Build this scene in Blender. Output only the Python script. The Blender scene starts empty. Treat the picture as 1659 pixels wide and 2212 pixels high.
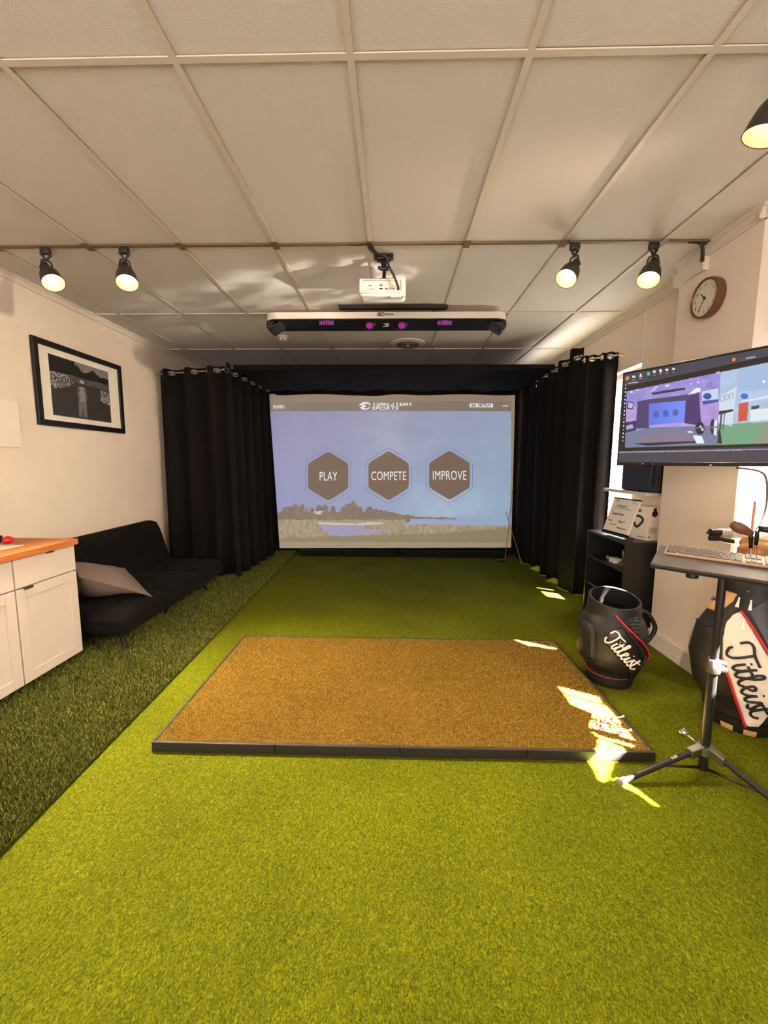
import bpy, bmesh, math, random
import numpy as np
from mathutils import Vector, Matrix

random.seed(7)
rng = np.random.default_rng(7)
SC = bpy.context.scene
COL = SC.collection

# ------------------------------------------------------------------ camera
FPX, PITCH, YAW, ROLL, EYE = 889.0, math.radians(6.85), math.radians(1.37), math.radians(0.25), 1.39
cp, sp, cy, sy = math.cos(PITCH), math.sin(PITCH), math.cos(YAW), math.sin(YAW)
FW = np.array([-sy * cp, cy * cp, -sp])
RT = np.array([cy, sy, 0.0])
UP = np.cross(RT, FW)
cr, sr = math.cos(ROLL), math.sin(ROLL)
RT, UP = cr * RT + sr * UP, -sr * RT + cr * UP
ORG = np.array([0, 0, EYE])
cd = bpy.data.cameras.new('camera')
cam = bpy.data.objects.new('camera', cd)
COL.objects.link(cam)
cd.sensor_fit = 'VERTICAL'
cd.sensor_height = 24.0
cd.lens = FPX / 2212.0 * 24.0
cd.clip_start = 0.05
cd.clip_end = 200
M = Matrix(((RT[0], UP[0], -FW[0], 0), (RT[1], UP[1], -FW[1], 0), (RT[2], UP[2], -FW[2], EYE), (0, 0, 0, 1)))
cam.matrix_world = M
SC.camera = cam

# ------------------------------------------------------------------ colour management, world, sun, big lights
vs = SC.view_settings
vs.view_transform = 'Standard'
vs.look = 'None'
vs.gamma = 1
vs.use_curve_mapping = False
vs.exposure = 0.2
SC.cycles.use_denoising = True
SC.cycles.max_bounces = 10
SC.cycles.diffuse_bounces = 6
SC.cycles.sample_clamp_indirect = 6.0

w = bpy.data.worlds.new('world')
SC.world = w
w.use_nodes = True
bg = w.node_tree.nodes['Background']
bg.inputs[0].default_value = (1.0, 0.93, 0.84, 1)
bg.inputs[1].default_value = 13.0


def light(name, kind, loc, direc, energy, color, **kw):
    ld = bpy.data.lights.new(name, kind)
    ld.energy = energy
    ld.color = color
    for k, v in kw.items():
        setattr(ld, k, v)
    o = bpy.data.objects.new(name, ld)
    o.location = loc
    o.rotation_euler = Vector(direc).to_track_quat('-Z', 'Y').to_euler()
    COL.objects.link(o)
    return o


SUN_DIR = Vector((-0.87 * math.cos(math.radians(50)), 0.48 * math.cos(math.radians(50)), -math.sin(math.radians(50)))).normalized()
light('sunlight', 'SUN', (6, -2, 6), SUN_DIR, 600.0, (1.0, 0.93, 0.8), angle=math.radians(0.6))
WARM = (1.0, 0.84, 0.72)
# added fill lights behind the camera, to brighten the room
light('rear_ceiling_fill', 'AREA', (-0.3, -1.4, 2.6), (0.0, 0.8, -0.6), 52.0, WARM, shape='RECTANGLE', size=3.4, size_y=1.0)
light('rear_upward_fill', 'AREA', (-0.9, -3.0, 1.35), (0.0, 1.0, 0.30), 150.0, (1.0, 0.92, 0.89), shape='RECTANGLE', size=3.2, size_y=1.9)  # added fill standing off the solid rear wall, tilted up to lift the ceiling


# ------------------------------------------------------------------ pixel helpers (placing things where the photo has them)
def ray(px, py):
    return FW + RT * (px - 829.5) / FPX - UP * (py - 1106) / FPX


def at(px, py, **k):
    d = ray(px, py)
    (a, v), = k.items()
    i = 'xyz'.index(a)
    t = (v - ORG[i]) / d[i]
    return ORG + t * d


def pj(P):
    d = np.asarray(P, float) - ORG
    q = d @ FW
    return np.stack([829.5 + FPX * (d @ RT) / q, 1106 - FPX * (d @ UP) / q], -1)


def s2l(c):
    c = np.asarray(c, float) / 255.0
    return np.where(c <= 0.04045, c / 12.92, ((c + 0.055) / 1.055) ** 2.4)


# ------------------------------------------------------------------ materials
def nodes_of(m):
    m.use_nodes = True
    return m.node_tree.nodes, m.node_tree.links, m.node_tree.nodes['Principled BSDF']


def mat(name, rgb, rough=0.6, metal=0.0, noise=0.0, nscale=20.0, bump=0.0, bscale=200.0, emit=None, estr=0.0, spec=0.5, coat=0.0):
    m = bpy.data.materials.new(name)
    n, l, b = nodes_of(m)
    c = list(s2l(rgb)) + [1]
    b.inputs['Base Color'].default_value = c
    b.inputs['Roughness'].default_value = rough
    b.inputs['Metallic'].default_value = metal
    b.inputs['Specular IOR Level'].default_value = spec
    b.inputs['Coat Weight'].default_value = coat
    tc = n.new('ShaderNodeTexCoord')
    if noise > 0:
        t = n.new('ShaderNodeTexNoise')
        t.inputs['Scale'].default_value = nscale
        t.inputs['Detail'].default_value = 4
        l.new(tc.outputs['Object'], t.inputs['Vector'])
        r = n.new('ShaderNodeValToRGB')
        r.color_ramp.elements[0].position = 0.3
        r.color_ramp.elements[1].position = 0.7
        r.color_ramp.elements[0].color = [x * (1 - noise) for x in c[:3]] + [1]
        r.color_ramp.elements[1].color = [min(1, x * (1 + noise)) for x in c[:3]] + [1]
        l.new(t.outputs['Fac'], r.inputs['Fac'])
        l.new(r.outputs['Color'], b.inputs['Base Color'])
    if bump > 0:
        t2 = n.new('ShaderNodeTexNoise')
        t2.inputs['Scale'].default_value = bscale
        t2.inputs['Detail'].default_value = 3
        l.new(tc.outputs['Object'], t2.inputs['Vector'])
        bp = n.new('ShaderNodeBump')
        bp.inputs['Strength'].default_value = bump
        bp.inputs['Distance'].default_value = 0.01
        l.new(t2.outputs['Fac'], bp.inputs['Height'])
        l.new(bp.outputs['Normal'], b.inputs['Normal'])
    if emit is not None:
        b.inputs['Emission Color'].default_value = list(s2l(emit)) + [1]
        b.inputs['Emission Strength'].default_value = estr
    return m


def turf_mat(name, dark, mid, lite, scale, bump, dist):
    m = bpy.data.materials.new(name)
    n, l, b = nodes_of(m)
    b.inputs['Roughness'].default_value = 0.75
    b.inputs['Specular IOR Level'].default_value = 0.06
    tc = n.new('ShaderNodeTexCoord')
    mp = n.new('ShaderNodeMapping')
    mp.inputs['Scale'].default_value = (1, 0.55, 1)
    l.new(tc.outputs['Object'], mp.inputs['Vector'])
    t = n.new('ShaderNodeTexNoise')
    t.inputs['Scale'].default_value = scale
    t.inputs['Detail'].default_value = 5
    t.inputs['Distortion'].default_value = 1.6
    l.new(mp.outputs['Vector'], t.inputs['Vector'])
    r = n.new('ShaderNodeValToRGB')
    e = r.color_ramp.elements
    e[0].position, e[1].position = 0.33, 0.70
    e[0].color, e[1].color = list(s2l(dark)) + [1], list(s2l(lite)) + [1]
    k = e.new(0.5)
    k.color = list(s2l(mid)) + [1]
    l.new(t.outputs['Fac'], r.inputs['Fac'])
    big = n.new('ShaderNodeTexNoise')
    big.inputs['Scale'].default_value = 2.2
    big.inputs['Detail'].default_value = 6
    l.new(tc.outputs['Object'], big.inputs['Vector'])
    mr = n.new('ShaderNodeMapRange')
    mr.inputs[1].default_value, mr.inputs[2].default_value = 0.3, 0.7
    mr.inputs[3].default_value, mr.inputs[4].default_value = 0.86, 1.12
    l.new(big.outputs['Fac'], mr.inputs[0])
    mx = n.new('ShaderNodeMix')
    mx.data_type = 'RGBA'
    mx.blend_type = 'MULTIPLY'
    mx.inputs[0].default_value = 1
    l.new(r.outputs['Color'], mx.inputs[6])
    l.new(mr.outputs[0], mx.inputs[7])
    l.new(mx.outputs[2], b.inputs['Base Color'])
    bp = n.new('ShaderNodeBump')
    bp.inputs['Strength'].default_value = bump
    bp.inputs['Distance'].default_value = dist
    l.new(t.outputs['Fac'], bp.inputs['Height'])
    l.new(bp.outputs['Normal'], b.inputs['Normal'])
    return m


def picture_mat(name, emit, base=1.0, rough=0.5):
    m = bpy.data.materials.new(name)
    n, l, b = nodes_of(m)
    a = n.new('ShaderNodeVertexColor')
    a.layer_name = 'print'
    b.inputs['Roughness'].default_value = rough
    if emit > 0:
        b.inputs['Base Color'].default_value = (base, base, base, 1)
        l.new(a.outputs['Color'], b.inputs['Emission Color'])
        b.inputs['Emission Strength'].default_value = emit
    else:
        l.new(a.outputs['Color'], b.inputs['Base Color'])
    return m


def wood_mat(name, a, c, scale=6):
    m = bpy.data.materials.new(name)
    n, l, b = nodes_of(m)
    tc = n.new('ShaderNodeTexCoord')
    mp = n.new('ShaderNodeMapping')
    mp.inputs['Scale'].default_value = (9, 0.8, 9)
    l.new(tc.outputs['Object'], mp.inputs['Vector'])
    t = n.new('ShaderNodeTexNoise')
    t.inputs['Scale'].default_value = scale
    t.inputs['Detail'].default_value = 6
    t.inputs['Distortion'].default_value = 0.8
    l.new(mp.outputs['Vector'], t.inputs['Vector'])
    r = n.new('ShaderNodeValToRGB')
    r.color_ramp.elements[0].position, r.color_ramp.elements[1].position = 0.3, 0.7
    r.color_ramp.elements[0].color, r.color_ramp.elements[1].color = list(s2l(a)) + [1], list(s2l(c)) + [1]
    l.new(t.outputs['Fac'], r.inputs['Fac'])
    l.new(r.outputs['Color'], b.inputs['Base Color'])
    b.inputs['Roughness'].default_value = 0.4
    return m


MT = dict(
    wall=mat('wall_paint', (240, 224, 206), 0.9, bump=0.12, bscale=160),
    ceil=mat('ceiling_tile_white', (226, 217, 209), 0.95, noise=0.02, nscale=300, bump=0.22, bscale=220),
    tbar=mat('grid_white', (222, 210, 192), 0.5),
    tbar_brown=mat('grid_aged_bronze', (120, 96, 70), 0.5),
    trim=mat('trim_white', (228, 216, 200), 0.5),
    turf=turf_mat('putting_turf', (56, 64, 5), (84, 91, 8), (120, 122, 19), 150, 0.8, 0.006),
    plush=turf_mat('plush_backing', (44, 50, 12), (64, 68, 20), (90, 94, 34), 90, 0.8, 0.01),
    matpile=turf_mat('mat_pile', (74, 54, 12), (112, 86, 26), (158, 128, 54), 190, 1.0, 0.006),
    rubber=mat('black_rubber', (34, 28, 26), 0.55, bump=0.1, bscale=300),
    curtain=mat('black_curtain', (15, 11, 10), 0.9, bump=0.15, bscale=500, spec=0.2),
    black=mat('black_plastic', (20, 18, 18), 0.4),
    blackmatte=mat('black_matte', (16, 14, 14), 0.8, spec=0.2),
    sofa=mat('black_fabric', (14, 11, 10), 0.95, noise=0.25, nscale=60, bump=0.3, bscale=400, spec=0.2),
    pillow=mat('grey_velvet', (112, 96, 90), 0.8, noise=0.06, nscale=12, bump=0.1, bscale=300),
    cab=mat('white_lacquer', (216, 203, 192), 0.4),
    gap=mat('dark_gap', (120, 104, 92), 0.7),
    wood=wood_mat('oak_counter', (172, 96, 44), (204, 128, 66)),
    chrome=mat('chrome', (205, 202, 198), 0.15, 1.0),
    silver=mat('silver_paint', (206, 200, 196), 0.3, 0.25),
    steel=mat('brushed_steel', (150, 145, 140), 0.32, 1.0),
    darkmetal=mat('dark_metal', (56, 50, 48), 0.42, 0.3),
    bronze=mat('dark_steel_leg', (70, 62, 58), 0.3, 0.9),
    white=mat('white_plastic', (232, 222, 210), 0.4),
    notepaper=mat('note_paper', (246, 233, 217), 0.8),
    paper=mat('paper', (236, 222, 204), 0.8),
    shelf=mat('black_shelf', (30, 26, 25), 0.45, noise=0.1, nscale=8),
    leather=mat('black_leather', (20, 18, 18), 0.52, bump=0.12, bscale=220),
    leatherw=mat('white_leather', (232, 220, 202), 0.5, bump=0.08, bscale=200),
    leathergr=mat('charcoal_leather', (44, 45, 47), 0.4, bump=0.1, bscale=200),
    red=mat('red_piping', (200, 22, 34), 0.45),
    tan=mat('tan_leather', (196, 150, 100), 0.6, noise=0.15, nscale=9, bump=0.2, bscale=60),
    whiteprint=mat('white_print', (244, 236, 222), 0.5),
    blackprint=mat('black_print', (20, 18, 22), 0.5),
    greyprint=mat('grey_print', (120, 110, 104), 0.6),
    orange=mat('orange_print', (225, 110, 30), 0.5),
    brownrim=mat('brown_rim', (104, 66, 46), 0.4),
    clockface=mat('clock_face', (222, 214, 192), 0.5),
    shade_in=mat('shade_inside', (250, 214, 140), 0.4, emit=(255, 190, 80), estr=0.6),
    bulb=mat('glowing_bulb', (255, 240, 210), 0.3, emit=(255, 226, 170), estr=14.0),
    glass=None,
    purple=mat('infrared_window', (60, 10, 50), 0.3, emit=(165, 50, 150), estr=0.7),
    redc=mat('red_rubber', (206, 24, 34), 0.35),
    keys=mat('grey_keys', (74, 66, 62), 0.5),
    kb=mat('keyboard_body', (176, 142, 116), 0.45),
    tray=mat('black_tray', (52, 43, 41), 0.55, noise=0.3, nscale=35, bump=0.15, bscale=90),
    cable=mat('grey_cable', (110, 104, 104), 0.5),
    shaft=mat('copper_shaft', (190, 110, 70), 0.3, 0.6),
    coral=mat('coral_rod', (206, 110, 92), 0.5),
    pink=mat('pink_rod', (190, 120, 120), 0.5),
    blue=mat('blue_plastic', (60, 110, 190), 0.4),
    screen_white=mat('projected_white', (200, 200, 200), 0.8, emit=(216, 222, 228), estr=0.7),
    hexfill=mat('projected_brown', (120, 110, 105), 0.9, emit=(112, 92, 78), estr=0.6),
    hexline=mat('projected_line', (110, 110, 120), 0.9, emit=(100, 106, 140), estr=0.8),
    ledwhite=mat('screen_white', (20, 20, 20), 0.3, emit=(232, 232, 232), estr=0.8),
    ledgreen=mat('screen_green', (10, 20, 10), 0.3, emit=(70, 210, 120), estr=0.8),
    ledorange=mat('screen_orange', (20, 10, 5), 0.3, emit=(240, 140, 50), estr=0.95),
    ledgrey=mat('screen_grey', (20, 20, 20), 0.3, emit=(120, 80, 60), estr=0.8),
    picscreen=picture_mat('projected_picture', 0.62, 0.3, 0.9),
    pictv=picture_mat('tv_picture', 0.86, 0.02, 0.25),
    picphoto=picture_mat('photo_print', 0.0, 1.0, 0.3),
)
g = bpy.data.materials.new('window_glass')
n_, l_, b_ = nodes_of(g)
tr_ = n_.new('ShaderNodeBsdfTransparent')
gl_ = n_.new('ShaderNodeBsdfGlossy')
gl_.inputs['Roughness'].default_value = 0.02
mx_ = n_.new('ShaderNodeMixShader')
mx_.inputs[0].default_value = 0.06
l_.new(tr_.outputs[0], mx_.inputs[1])
l_.new(gl_.outputs[0], mx_.inputs[2])
l_.new(mx_.outputs[0], n_['Material Output'].inputs['Surface'])
MT['glass'] = g
g = bpy.data.materials.new('clear_acrylic')
n_, l_, b_ = nodes_of(g)
b_.inputs['Base Color'].default_value = (0.95, 0.97, 0.95, 1)
b_.inputs['Roughness'].default_value = 0.05
b_.inputs['Transmission Weight'].default_value = 0.85
b_.inputs['IOR'].default_value = 1.3
MT['acrylic'] = g


# ------------------------------------------------------------------ mesh building
def wloc(o):
    v = np.zeros(3)
    while o is not None:
        v += np.array(o.location)
        o = o.parent
    return v


class MB:
    """collects shapes in world coordinates, then links them as ONE mesh object"""

    def __init__(self):
        self.v, self.f, self.c = [], [], None

    def add(self, vs, fs):
        o = len(self.v)
        self.v += [tuple(map(float, p)) for p in vs]
        self.f += [tuple(i + o for i in q) for q in fs]
        return self

    def box(self, lo, hi, fr=None):
        x0, y0, z0 = lo
        x1, y1, z1 = hi
        P = [(x0, y0, z0), (x1, y0, z0), (x1, y1, z0), (x0, y1, z0), (x0, y0, z1), (x1, y0, z1), (x1, y1, z1), (x0, y1, z1)]
        if fr is not None:
            P = [fr(p) for p in P]
        return self.add(P, [(3, 2, 1, 0), (4, 5, 6, 7), (0, 1, 5, 4), (1, 2, 6, 5), (2, 3, 7, 6), (3, 0, 4, 7)])

    def rbox(self, lo, hi, r=0.01, seg=2, fr=None, wob=None):
        bm = bmesh.new()
        bmesh.ops.create_cube(bm, size=1)
        s = [hi[i] - lo[i] for i in range(3)]
        c = [(hi[i] + lo[i]) / 2 for i in range(3)]
        for v in bm.verts:
            v.co = Vector([v.co[i] * s[i] + c[i] for i in range(3)])
        bmesh.ops.bevel(bm, geom=bm.edges[:], offset=min(r, min(s) * 0.49), segments=seg, affect='EDGES', profile=0.5)
        bm.verts.index_update()
        P = [tuple(v.co) for v in bm.verts]
        if wob:
            P = [wob(p) for p in P]
        if fr is not None:
            P = [fr(p) for p in P]
        F = [tuple(v.index for v in f.verts) for f in bm.faces]
        bm.free()
        return self.add(P, F)

    def tube(self, pts, r, n=10, cap=True, closed=False):
        pts = [np.array(p, float) for p in pts]
        k = len(pts)
        rs = r if hasattr(r, '__len__') else [r] * k
        V, F = [], []
        prev = None
        for i, p in enumerate(pts):
            if closed:
                t = pts[(i + 1) % k] - pts[(i - 1) % k]
            else:
                t = pts[min(i + 1, k - 1)] - pts[max(i - 1, 0)]
            t = t / (np.linalg.norm(t) + 1e-12)
            if prev is None:
                a = np.array([0, 0, 1.0]) if abs(t[2]) < 0.9 else np.array([1.0, 0, 0])
                u = np.cross(t, a)
            else:
                u = prev - t * (prev @ t)
            u /= np.linalg.norm(u) + 1e-12
            prev = u
            w_ = np.cross(t, u)
            for j in range(n):
                q = 2 * math.pi * j / n
                V.append(p + rs[i] * (math.cos(q) * u + math.sin(q) * w_))
        m = k if closed else k - 1
        for i in range(m):
            for j in range(n):
                a, b = i * n + j, i * n + (j + 1) % n
                c, d = ((i + 1) % k) * n + (j + 1) % n, ((i + 1) % k) * n + j
                F.append((a, b, c, d))
        if cap and not closed:
            F.append(tuple(range(n))[::-1])
            F.append(tuple((k - 1) * n + j for j in range(n)))
        return self.add(V, F)

    def lathe(self, prof, base, axis=(0, 0, 1), n=24, cap=True):
        """prof: list of (radius, height along the axis)"""
        ax = np.array(axis, float)
        ax /= np.linalg.norm(ax)
        a = np.array([0, 0, 1.0]) if abs(ax[2]) < 0.9 else np.array([1.0, 0, 0])
        u = np.cross(a, ax)
        u /= np.linalg.norm(u)
        w_ = np.cross(ax, u)
        V, F = [], []
        for (r, h) in prof:
            for j in range(n):
                q = 2 * math.pi * j / n
                V.append(np.array(base) + ax * h + r * (math.cos(q) * u + math.sin(q) * w_))
        for i in range(len(prof) - 1):
            for j in range(n):
                F.append((i * n + j, i * n + (j + 1) % n, (i + 1) * n + (j + 1) % n, (i + 1) * n + j))
        if cap:
            if prof[0][0] > 1e-5:
                F.append(tuple(range(n))[::-1])
            if prof[-1][0] > 1e-5:
                F.append(tuple((len(prof) - 1) * n + j for j in range(n)))
        return self.add(V, F)

    def grid(self, fn, nu, nv):
        V = [fn(i / nu, j / nv) for j in range(nv + 1) for i in range(nu + 1)]
        F = [(j * (nu + 1) + i, j * (nu + 1) + i + 1, (j + 1) * (nu + 1) + i + 1, (j + 1) * (nu + 1) + i) for j in range(nv) for i in range(nu)]
        return self.add(V, F)

    def prism(self, poly, fr, d0, d1):
        """poly: 2-D outline, fr(a, b, depth) -> point"""
        k = len(poly)
        V = [fr(a, b, d0) for a, b in poly] + [fr(a, b, d1) for a, b in poly]
        F = [tuple(range(k))[::-1], tuple(range(k, 2 * k))] + [(i, (i + 1) % k, k + (i + 1) % k, k + i) for i in range(k)]
        return self.add(V, F)

    def sphere(self, c, r, n=16, m=10, sc=(1, 1, 1)):
        prof = [(r * math.sin(math.pi * i / m) + (1e-6 if i in (0, m) else 0), -r * math.cos(math.pi * i / m)) for i in range(m + 1)]
        o = len(self.v)
        self.lathe(prof, (0, 0, 0), n=n, cap=False)
        for i in range(o, len(self.v)):
            p = self.v[i]
            self.v[i] = tuple(c[j] + p[j] * sc[j] for j in range(3))
        return self

    def build(self, name, m, parent=None, smooth=False, origin=None, ang=None, fix=True):
        me = bpy.data.meshes.new(name)
        if parent is not None:
            org = wloc(parent)
        elif origin is not None:
            org = np.array(origin, float)
        else:
            V = np.array(self.v)
            org = np.array([(V[:, 0].min() + V[:, 0].max()) / 2, (V[:, 1].min() + V[:, 1].max()) / 2, V[:, 2].min()])
        V = np.array(self.v) - org
        me.from_pydata(V.tolist(), [], self.f)
        if fix:
            bm = bmesh.new()
            bm.from_mesh(me)
            bmesh.ops.recalc_face_normals(bm, faces=bm.faces[:])
            bm.to_mesh(me)
            bm.free()
        me.materials.append(MT[m] if isinstance(m, str) else m)
        if smooth:
            me.polygons.foreach_set('use_smooth', [True] * len(me.polygons))
            if ang:
                try:
                    me.set_sharp_from_angle(angle=math.radians(ang))
                except Exception:
                    pass
        o = bpy.data.objects.new(name, me)
        COL.objects.link(o)
        if parent is not None:
            o.parent = parent
        else:
            o.location = org
        return o


def tag(o, label, cat=None, group=None):
    o['label'] = label
    if cat:
        o['category'] = cat
    if group:
        o['group'] = group
    return o


def thing(name, loc, label, cat, group=None):
    o = bpy.data.objects.new(name, None)
    o.empty_display_size = 0.05
    o.location = loc
    COL.objects.link(o)
    return tag(o, label, cat, group)


def struct(o):
    o['kind'] = 'structure'
    return o


def text(s, name, m, parent, fr, h, x0=0, y0=0, depth=0.001, squeeze=1.0, align='LEFT', shear=0.0, space=1.0, bold=0.0):
    """lettering as a mesh; fr(a, b, d) maps the sheet to the world"""
    cu = bpy.data.curves.new(name, 'FONT')
    cu.body = s
    cu.size = 1.0
    cu.align_x = align
    cu.shear = shear
    cu.space_character = space
    cu.offset = bold
    cu.resolution_u = 3
    t = bpy.data.objects.new(name, cu)
    COL.objects.link(t)
    dg = bpy.context.evaluated_depsgraph_get()
    me = bpy.data.meshes.new_from_object(t.evaluated_get(dg))
    k = h / 0.70
    mb = MB()
    V = [fr(x0 + v.co.x * k * squeeze, y0 + v.co.y * k, depth) for v in me.vertices]
    F = [tuple(p.vertices) for p in me.polygons]
    bpy.data.objects.remove(t)
    bpy.data.curves.remove(cu)
    bpy.data.meshes.remove(me)
    if not F:
        return None
    mb.add(V, F)
    return mb.build(name, m, parent, fix=False)


def smoothline(P, sub=5, closed=False):
    P = [np.array(p, float) for p in P]
    out = []
    n = len(P)
    rngi = range(n if closed else n - 1)
    for i in rngi:
        if closed:
            a, b, c, d = P[(i - 1) % n], P[i], P[(i + 1) % n], P[(i + 2) % n]
        else:
            a, b, c, d = P[max(i - 1, 0)], P[i], P[i + 1], P[min(i + 2, n - 1)]
        for k in range(sub):
            t = k / sub
            out.append(0.5 * (2 * b + (c - a) * t + (2 * a - 5 * b + 4 * c - d) * t * t + (3 * b - a - 3 * c + d) * t ** 3))
    if not closed:
        out.append(P[-1])
    return out


def inpoly(X, Y, poly):
    r = np.zeros(X.shape, bool)
    n = len(poly)
    for i in range(n):
        x0, y0 = poly[i]
        x1, y1 = poly[(i + 1) % n]
        c = ((y0 > Y) != (y1 > Y))
        with np.errstate(divide='ignore', invalid='ignore'):
            xi = (x1 - x0) * (Y - y0) / (y1 - y0 + 1e-12) + x0
        r ^= c & (X < xi)
    return r


def vnoise(X, Y, seed=0):
    def h(i, j):
        q = np.sin(i * 127.1 + j * 311.7 + seed * 74.7) * 43758.5453
        return q - np.floor(q)
    xi, yi = np.floor(X), np.floor(Y)
    xf, yf = X - xi, Y - yi
    u, v = xf * xf * (3 - 2 * xf), yf * yf * (3 - 2 * yf)
    return (h(xi, yi) * (1 - u) + h(xi + 1, yi) * u) * (1 - v) + (h(xi, yi + 1) * (1 - u) + h(xi + 1, yi + 1) * u) * v


def fbm(X, Y, o=4, seed=0):
    a, s, t = 0.5, 0.0, 0.0
    for k in range(o):
        s = s + a * vnoise(X * 2 ** k, Y * 2 ** k, seed + k)
        t += a
        a *= 0.55
    return s / t


def picture(name, m, parent, fn, nu, nv, paint):
    """a fine sheet whose print (one colour per vertex) is worked out from the coordinates of its own points"""
    u, v = np.meshgrid(np.linspace(0, 1, nu + 1), np.linspace(0, 1, nv + 1))
    P = fn(u.ravel(), v.ravel())
    org = wloc(parent)
    me = bpy.data.meshes.new(name)
    i, j = np.meshgrid(np.arange(nu), np.arange(nv))
    a = (j * (nu + 1) + i).ravel()
    F = np.stack([a, a + 1, a + nu + 2, a + nu + 1], -1)
    me.vertices.add(len(P))
    me.vertices.foreach_set('co', (P - org).astype(np.float32).ravel())
    me.loops.add(F.size)
    me.loops.foreach_set('vertex_index', F.ravel().astype(np.int32))
    me.polygons.add(len(F))
    me.polygons.foreach_set('loop_start', (np.arange(len(F)) * 4).astype(np.int32))
    me.update(calc_edges=True)
    q = pj(P)
    C = s2l(np.clip(paint(q[:, 0], q[:, 1], u.ravel(), v.ravel()), 0, 255))
    at_ = me.color_attributes.new('print', 'FLOAT_COLOR', 'POINT')
    at_.data.foreach_set('color', np.concatenate([C, np.ones((len(C), 1))], 1).astype(np.float32).ravel())
    me.materials.append(MT[m])
    me.polygons.foreach_set('use_smooth', [True] * len(me.polygons))
    o = bpy.data.objects.new(name, me)
    COL.objects.link(o)
    o.parent = parent
    return o


# ================================================================== THE ROOM
H = 2.775
XL, XR, XW = -2.87, 2.17, 2.32
YB, YF = 6.42, -3.2
COLX, COLY0, COLY1 = 2.0, 2.45, 3.12

struct(MB().box((XL - .1, YF, -.05), (2.5, YB + .1, 0)).build('floor', 'turf'))
struct(MB().box((XL - .12, YF, 0), (XL, YB + .1, H + .1)).build('wall_left', 'wall'))
struct(MB().box((XL, YB, 0), (2.5, YB + .1, H + .1)).build('wall_back', 'wall'))
struct(MB().box((XL, YF - .1, 0), (2.5, YF, H + .1)).build('wall_front', 'wall'))
# right wall: far stretch with window_1, pillar, near stretch with window_2
W1 = (3.80, 5.50, 0.55, 2.27)
W2 = (0.75, 2.44, 0.55, 2.25)
rw = MB()
rw.box((XR, COLY1 - .02, 0), (XR + .16, W1[0], H + .1)).box((XR, W1[1], 0), (XR + .16, YB + .1, H + .1))
rw.box((XR, W1[0], 0), (XR + .16, W1[1], W1[2])).box((XR, W1[0], W1[3]), (XR + .16, W1[1], H + .1))
rw.box((XW, YF, 0), (XW + .14, W2[0], H + .1)).box((XW, W2[1], 0), (XW + .14, COLY0 + .3, H + .1))
rw.box((XW, W2[0], 0), (XW + .14, W2[1], W2[2])).box((XW, W2[0], W2[3]), (XW + .14, W2[1], H + .1))
struct(rw.build('wall_right', 'wall'))
struct(MB().box((COLX, COLY0, 0), (XW + .1, COLY1, H)).build('wall_pillar', 'wall'))
# wallboard joint above the first window
struct(MB().box((XR - .004, 3.800, 2.29), (XR + .001, 3.812, H - .06)).build('trim_1', 'trim'))


def cornice(name, p, q, nrm, z=H, s=0.05):
    p, q, nr = np.array(p, float), np.array(q, float), np.array(nrm, float)
    prof = [(0, 0), (s, 0), (s, -.012), (s * .55, -.02), (s * .5, -s * .8), (.012, -s * 1.1), (.012, -s * 1.5), (0, -s * 1.5)]
    mb = MB()
    V = [[*(p + nr * a), z + b] for a, b in prof] + [[*(q + nr * a), z + b] for a, b in prof]
    k = len(prof)
    mb.add(V, [tuple(range(k)), tuple(range(k, 2 * k))] + [(i, (i + 1) % k, k + (i + 1) % k, k + i) for i in range(k)])
    return struct(mb.build(name, 'trim'))


cornice('trim_2', (XL, YF), (XL, YB), (1, 0), s=.035)
cornice('trim_3', (XR, COLY1), (XR, YB), (-1, 0), s=.045)
cornice('trim_4', (COLX, COLY0 - .04), (COLX, COLY1), (-1, 0), s=.045)
cornice('trim_5', (COLX - .04, COLY0), (XW, COLY0), (0, -1), s=.045)
cornice('trim_6', (XW, YF), (XW, COLY0), (-1, 0), s=.045)
cornice('trim_7', (COLX, COLY1), (XR, COLY1), (0, 1), s=.045)
# boxed-in run at the far end of the pillar's cornice
struct(MB().box((COLX - .035, COLY1 - .27, H - .15), (COLX, COLY1 + .015, H - .068)).build('trim_8', 'trim'))
struct(MB().rbox((COLX - .018, COLY0 - .018, 0), (COLX + .005, COLY1, .125), .004).build('baseboard_pillar', 'trim'))
struct(MB().rbox((COLX - .018, COLY0 - .018, 0), (XW, COLY0, .125), .004).build('baseboard_near', 'trim'))
struct(MB().rbox((XL, YF, 0), (XL + .018, YB, .1), .004).build('baseboard_left', 'trim'))


# windows
def window(name, x, y0, y1, z0, z1, mull):
    w_ = MB()
    t = .045
    w_.box((x, y0, z0), (x + .06, y0 + t, z1)).box((x, y1 - t, z0), (x + .06, y1, z1))
    w_.box((x, y0 + t, z0), (x + .06, y1 - t, z0 + t)).box((x, y0 + t, z1 - t), (x + .06, y1 - t, z1))
    o = struct(w_.build(name, 'trim'))
    for m_ in mull:
        MB().box((x + .01, m_ - .015, z0 + t), (x + .05, m_ + .015, z1 - t)).build('mullion', 'trim', o)
    MB().box((x + .025, y0 + t, z0 + t), (x + .031, y1 - t, z1 - t)).build('pane', 'glass', o)
    return o


struct(MB().box((XR + .18, 2.62, 2.32), (XR + 1.15, 6.2, 2.38)).build('added_sun_shield', 'trim'))    # added unseen slab outside window_1, blocking sun from the far floor
window('window_1', XR + .09, *W1, ())
window('window_2', XW + .07, *W2, ())

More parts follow.
